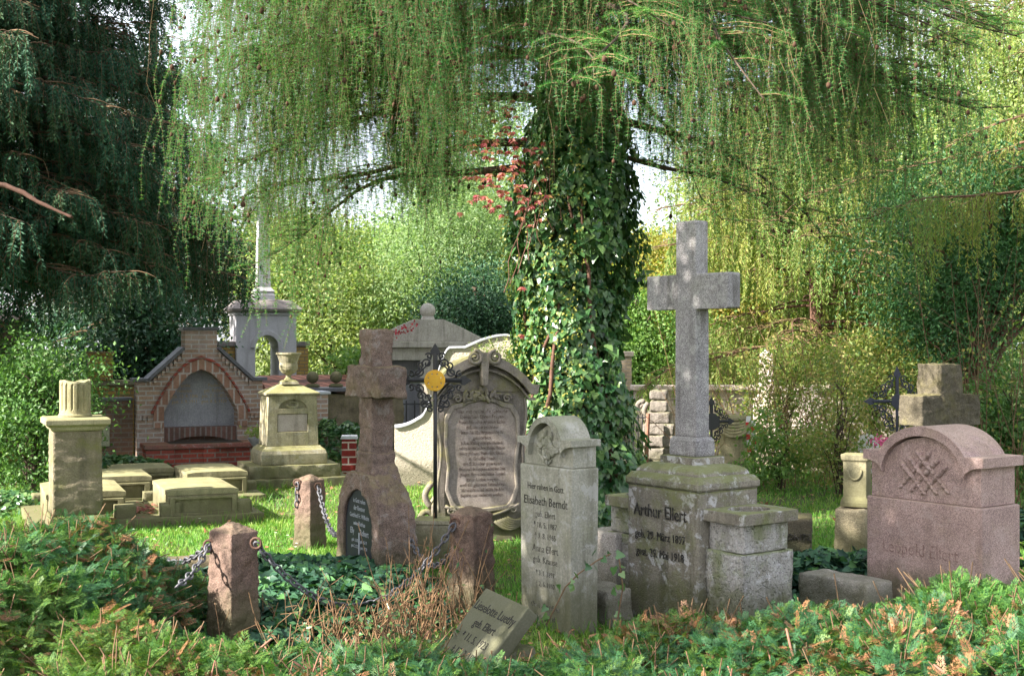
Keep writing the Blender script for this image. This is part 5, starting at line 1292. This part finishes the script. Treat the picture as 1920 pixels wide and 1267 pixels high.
# ------------------------------------------------------------------ broadleaf trees and bushes
def crown_tree(name, label, x, y, h, crad, cz, ncl, per, ls, mat, bark='bark', group=None, tr=.12, csig=.28, flat=.7, up=.5, catn='tree', lims=True, drop=0, asp=.5):
    """trunk with limbs to leaf clusters spread through an uneven crown"""
    t = thing(name, label, catn, (x, y, 0), 0, group)
    d = rdir(ncl); r = rng.random(ncl) ** .45; C = d * r[:, None] * np.array(crad); C *= (1 + .25 * smooth_noise(d * 2, 1.5, int(abs(x * 31 + y * 7)) % 97))[:, None]; C[:, 2] += cz
    C = C[C[:, 2] > .12]; ncl = len(C)
    if lims:
        m = MB(); top = cz + crad[2] * .5
        m.tube([Vector((.05 * math.sin(i * 1.3) * i * .3, .05 * math.cos(i * 2) * i * .3, top * i / 8)) for i in range(9)], [tr * (1 - .085 * i) for i in range(9)], 9)
        m.build('trunk', M[bark], t, smooth=True)
        k = min(ncl, 60); sel = C[rng.permutation(ncl)[:k]]; u = np.linspace(0, 1, 6)[None, :, None]
        b = np.stack([0 * sel[:, 0], 0 * sel[:, 0], np.clip(sel[:, 2] * .55 - .15, .05, None)], 1)
        path = b[:, None] * (1 - u) + sel[:, None] * u + np.array((0, 0, .25))[None, None] * np.sin(u * 3.1) * .6 + rng.normal(size=(k, 6, 3)) * .03
        tag(np_mesh('limbs', *np_tubes(path, tr * .30 * np.linspace(1, .15, 6)[None] * rng.uniform(.5, 1.2, k)[:, None], 5), M[bark], t), kind='stuff')
    i = np.repeat(np.arange(ncl), per); n = len(i); sg = csig * rng.uniform(.6, 1.3, ncl)
    off = rng.normal(size=(n, 3)) * sg[i][:, None] * (1, 1, flat); P = C[i] + off; P[:, 2] -= drop * (off[:, 0] ** 2 + off[:, 1] ** 2) / csig
    k = P[:, 2] > .02; P = P[k]; n = len(P); out = unit(P - np.array((0, 0, cz)))
    ax = rng.normal(size=(n, 3)) * .8 + out * .4 + (0, 0, -.35); s = rng.uniform(.65, 1.35, n) * ls
    np_mesh('crown', *scatter(P, ax, rng.normal(size=(n, 3)) * .7 + out * .5 + (0, 0, up), s, s * asp * rng.uniform(.8, 1.2, n), DIAMOND), M[mat], t)
    return t
random.seed(4)
BG = 'broadleaf trees behind the graves'
T_ = crown_tree
T_('lime_tree', 'airy bright yellow green tree right of the grey memorial tower', gx(640, 24), 24, 5, (1.6, 1.3, 1.6), 2.4, 60, 528, 0.081, 'lime', group=BG, csig=.34)
T_('willow_tree', 'pale blue green willow behind the pedimented tomb', gx(850, 23), 23, 6, (1.5, 1.3, 1.9), 3.1, 70, 572, 0.074, 'willow', group=BG, asp=.28, csig=.33)
T_('small_tree', 'dark crooked small tree between the pedimented tomb and the ivy trunk', gx(900, 20.5), 20.5, 4, (.85, .8, .95), 2.0, 30, 528, 0.056, 'bush_dark', group=BG)
T_('autumn_tree', 'yellow orange autumn tree between ivy trunk and tall granite cross', gx(1215, 24), 24, 5, (1.2, 1.2, 1.5), 2.3, 56, 506, 0.074, 'autumn', group=BG)
T_('small_tree', 'fresh green small tree in front of the yellow autumn tree', gx(1200, 21.8), 21.8, 4, (1.1, .9, 1.2), 1.7, 44, 484, 0.062, 'midgreen', group=BG)
T_('autumn_tree', 'yellow tree right behind the arm of the tall granite cross', gx(1370, 23.5), 23.5, 5, (.95, 1, 1.6), 2.4, 44, 484, 0.074, 'autumn', group=BG)
T_('lime_tree', 'light green tree behind the light spruce', gx(1500, 25), 25, 6, (2.2, 1.4, 3.0), 3.2, 80, 484, 0.087, 'lime', group=BG, csig=.38)
T_('yew_tree', 'dark green yew with reddish stems behind the rough olive granite cross', gx(1840, 15.6), 15.6, 5, (1.45, 1.2, 1.35), 2.75, 95, 420, .062, 'yew', 'bark_red', BG, .16, .32, asp=.35)
T_('small_tree', 'mid green tree at the far end left of the pale willow', gx(740, 29), 29, 7, (1.4, 1.5, 1.8), 2.6, 60, 484, 0.093, 'midgreen', group=BG, csig=.4)
T_('tall_tree', 'tall sunlit tree far behind the grey memorial tower', gx(560, 36), 36, 9, (2.0, 2, 2.4), 3.0, 80, 484, 0.124, 'lime', group=BG, csig=.5)
T_('tall_tree', 'tall green tree far behind the pale willow', gx(930, 38), 38, 10, (2.8, 2, 4.2), 4.6, 90, 484, 0.124, 'willow', group=BG, csig=.55)
T_('tall_tree', 'tall green tree far behind the autumn trees', gx(1180, 40), 40, 10, (2.1, 2, 2.4), 3.0, 80, 484, 0.124, 'midgreen', group=BG, csig=.55)
T_('tall_tree', 'tall yellow green tree far behind the light spruce', gx(1480, 39), 39, 12, (3.2, 2, 5.4), 5.5, 120, 484, 0.124, 'lime', group=BG, csig=.6)
T_('tall_tree', 'tall green tree at the far right behind the yew', gx(1800, 34), 34, 12, (3.2, 2, 5.0), 5.2, 120, 484, 0.124, 'midgreen', group=BG, csig=.55)
T_('tall_tree', 'tall light green tree at the far right edge behind the light spruces', gx(1930, 27), 27, 11, (2.0, 1.6, 4.2), 5.4, 100, 420, .11, 'lime', group=BG, csig=.5)
T_('tall_tree', 'tall dark tree at the far left behind the shaded spruce', gx(150, 36), 36, 12, (4.2, 2, 5.2), 5.2, 130, 484, 0.136, 'bush_dark', group=BG, csig=.6)
BU = 'bushes between the graves'
B_ = lambda *a, **k: crown_tree(*a, catn='bush', group=BU, **k)
B_('round_bush', 'large light green bush at the left edge beside the broken column', gx(62, 12.9), 12.9, 2, (.72, .6, .92), .86, 85, 190, .046, 'bush', tr=.03, csig=.16)
B_('round_bush', 'green bush behind the left edge bush', gx(-40, 14.5), 14.5, 2, (.9, .6, .9), .9, 60, 220, .05, 'bush', tr=.03, csig=.16)
B_('laurel_bush', 'dark laurel bush behind the brick arch tomb', gx(290, 20), 20, 3, (1.05, .7, 1.15), 1.3, 60, 220, .09, 'bush_dark', tr=.05, csig=.2)
B_('rose_bush', 'sunlit loose rose bush right of the draped pillar', gx(1470, 15.0), 15.0, 2, (.75, .5, .85), .95, 56, 130, .045, 'rose', tr=.02, csig=.16)
B_('rose_bush', 'tall leafy rose bush left of the rough olive granite cross', gx(1575, 13.2), 13.2, 2, (.48, .4, .78), .82, 36, 90, .045, 'rose', tr=.02, csig=.13)
B_('rose_bush', 'low green weeds at the foot of the draped pillar', gx(1462, 13.6), 13.6, 1, (.45, .3, .42), .38, 26, 100, .05, 'midgreen', tr=.015, csig=.11)
B_('leafy_bush', 'light leafy bush behind the blue black iron cross', gx(1640, 15.8), 15.8, 2, (.8, .5, .8), .95, 46, 150, .055, 'rose', tr=.02, csig=.17)
B_('leafy_bush', 'dense green bush right of the rough olive granite cross', gx(1890, 12.2), 12.2, 2, (.55, .5, .8), .75, 60, 190, .045, 'bush', tr=.02, csig=.14)
B_('leafy_bush', 'small pale green bush behind the right end of the rococo stone', gx(940, 13.4), 13.4, 2, (.35, .3, .42), 1.25, 30, 170, .04, 'lime', tr=.02, csig=.11)
B_('leafy_bush', 'low bush between garden wall and quarry stone wall', gx(700, 19.8), 19.8, 2, (.9, .5, .6), 1.0, 40, 170, .07, 'midgreen', tr=.02, csig=.16)
stems('tall_rose', 'tall arching rose canes with few leaves at the right edge', gx(1890, 11.6), 11.6, 34, 2.3, (.28, .2), .005, 'twig', .16, 60, 'rose', 420, .05, 'rose')
stems('tall_rose', 'thin pale rose canes rising right of the tall granite cross', gx(1455, 14.4), 14.4, 60, 1.9, (.4, .2), .0045, 'straw', .26, 90, 'rose', 520, .045, 'rose')
c_ = at(1652, 826, 14.8); n = 90; P = rng.normal(size=(n, 3)) * (.09, .05, .03)
t = thing('pink_flowers', 'clump of bright pink flowers beside the small white headstone', 'flowers', (c_.x, c_.y, 0))
np_mesh('blossom', *scatter(P + (0, 0, c_.z), rdir(n), rdir(n) + (0, -.5, .5), .035, .03, DIAMOND), M['pinkflower'], t)
P = rng.normal(size=(200, 3)) * (.13, .07, .09) + (0, 0, c_.z * .5); np_mesh('leaves', *scatter(P, rdir(200), rdir(200), .06, .03, DIAMOND), M['midgreen'], t)
t = thing('red_flowers', 'small red flowers on the left slope of the pediment', 'flowers', (gx(752, 18.3), 18.3, zz(622, 18.3)))
P = rng.normal(size=(70, 3)) * (.14, .03, .04); P[:, 2] += P[:, 0] * .4; np_mesh('blossom', *scatter(P, rdir(70), rdir(70), .045, .035, DIAMOND), M['red_leaf'], t)
# trees outside the frame to the left: added to shade stones, hedge and spruce
T_('added_maple', 'broad unseen maple added left of the camera to dapple the stones', -3.95, 4.5, 7, (1.5, 1.35, 1.5), 5.0, 64, 200, .13, 'midgreen', group='trees outside the frame', csig=.34)
T_('added_maple', 'second unseen maple added farther left to shade the stones', -5.7, 6.0, 8, (1.4, 1.2, 1.5), 5.5, 46, 200, .14, 'midgreen', group='trees outside the frame', csig=.36)
T_('added_hazel', 'slender unseen hazel added left of the camera to dapple the hedge', -3.15, 3.5, 5, (1.05, .9, .95), 3.45, 15, 120, .09, 'midgreen', group='trees outside the frame', csig=.24, tr=.05)
T_('added_oak', 'dense unseen oak added beyond the left edge to shade the spruces', -12.5, 15.5, 11, (2.6, 3.2, 3.6), 5.2, 120, 220, .2, 'bush_dark', group='trees outside the frame', csig=.55)

# ------------------------------------------------------------------ light, sky, camera
SUN_EL, SUN_AZ = R(35), math.atan2(-.90, -.43)      # azimuth measured from +Y towards +X
sd = Vector((math.cos(SUN_EL) * math.sin(SUN_AZ), math.cos(SUN_EL) * math.cos(SUN_AZ), math.sin(SUN_EL)))
L = bpy.data.lights.new('sun', 'SUN'); L.energy = 5.0; L.angle = R(.53); L.color = (1, .93, .82)
so = bpy.data.objects.new('sun', L); COL.objects.link(so); so.rotation_euler = (-sd).to_track_quat('-Z', 'Y').to_euler(); so.location = (-20, -5, 20)
w = bpy.data.worlds.new('World'); sc.world = w; w.use_nodes = True; nt = w.node_tree
sky = nt.nodes.new('ShaderNodeTexSky'); sky.sky_type = 'NISHITA'; sky.sun_disc = False
sky.sun_elevation = SUN_EL; sky.sun_rotation = SUN_AZ; sky.air_density = 1.0; sky.dust_density = 3.0; sky.ozone_density = 1.0
wt = nt.nodes.new('ShaderNodeTexCoord'); wn = nt.nodes.new('ShaderNodeTexNoise'); wn.inputs['Scale'].default_value = 2.2; wn.inputs['Detail'].default_value = 6
nt.links.new(wt.outputs['Generated'], wn.inputs['Vector'])
wr = nt.nodes.new('ShaderNodeValToRGB'); wr.color_ramp.elements[0].position = .30; wr.color_ramp.elements[1].position = .60
wr.color_ramp.elements[0].color = (.25, .25, .25, 1); nt.links.new(wn.outputs[0], wr.inputs[0])
wm = nt.nodes.new('ShaderNodeMix'); wm.data_type = 'RGBA'; wm.inputs[7].default_value = (3.7, 3.8, 4.0, 1)      # thin bright cloud
nt.links.new(wr.outputs[0], wm.inputs[0]); nt.links.new(sky.outputs[0], wm.inputs[6])
nt.links.new(wm.outputs[2], nt.nodes['Background'].inputs[0]); nt.nodes['Background'].inputs[1].default_value = .115
cam = bpy.data.cameras.new('camera'); co_ = bpy.data.objects.new('camera', cam); COL.objects.link(co_)
co_.location = (0, 0, EYE); co_.rotation_euler = (R(90), 0, 0)
cam.sensor_width = 36; cam.lens = 36 * F / 1920; cam.shift_y = (HZ - 633.5) / 1920; cam.clip_end = 500; cam.clip_start = .1
sc.camera = co_
sc.view_settings.view_transform = 'Standard'; sc.view_settings.look = 'None'; sc.view_settings.exposure = 2.12; sc.view_settings.gamma = 1
cy = sc.cycles
cy.max_bounces = 7; cy.diffuse_bounces = 4; cy.glossy_bounces = 2; cy.transmission_bounces = 4; cy.transparent_max_bounces = 4
cy.use_denoising = True; cy.use_adaptive_sampling = True; cy.adaptive_threshold = .02
cy.sample_clamp_indirect = 6; cy.caustics_reflective = False; cy.caustics_refractive = False
sc.render.use_persistent_data = False
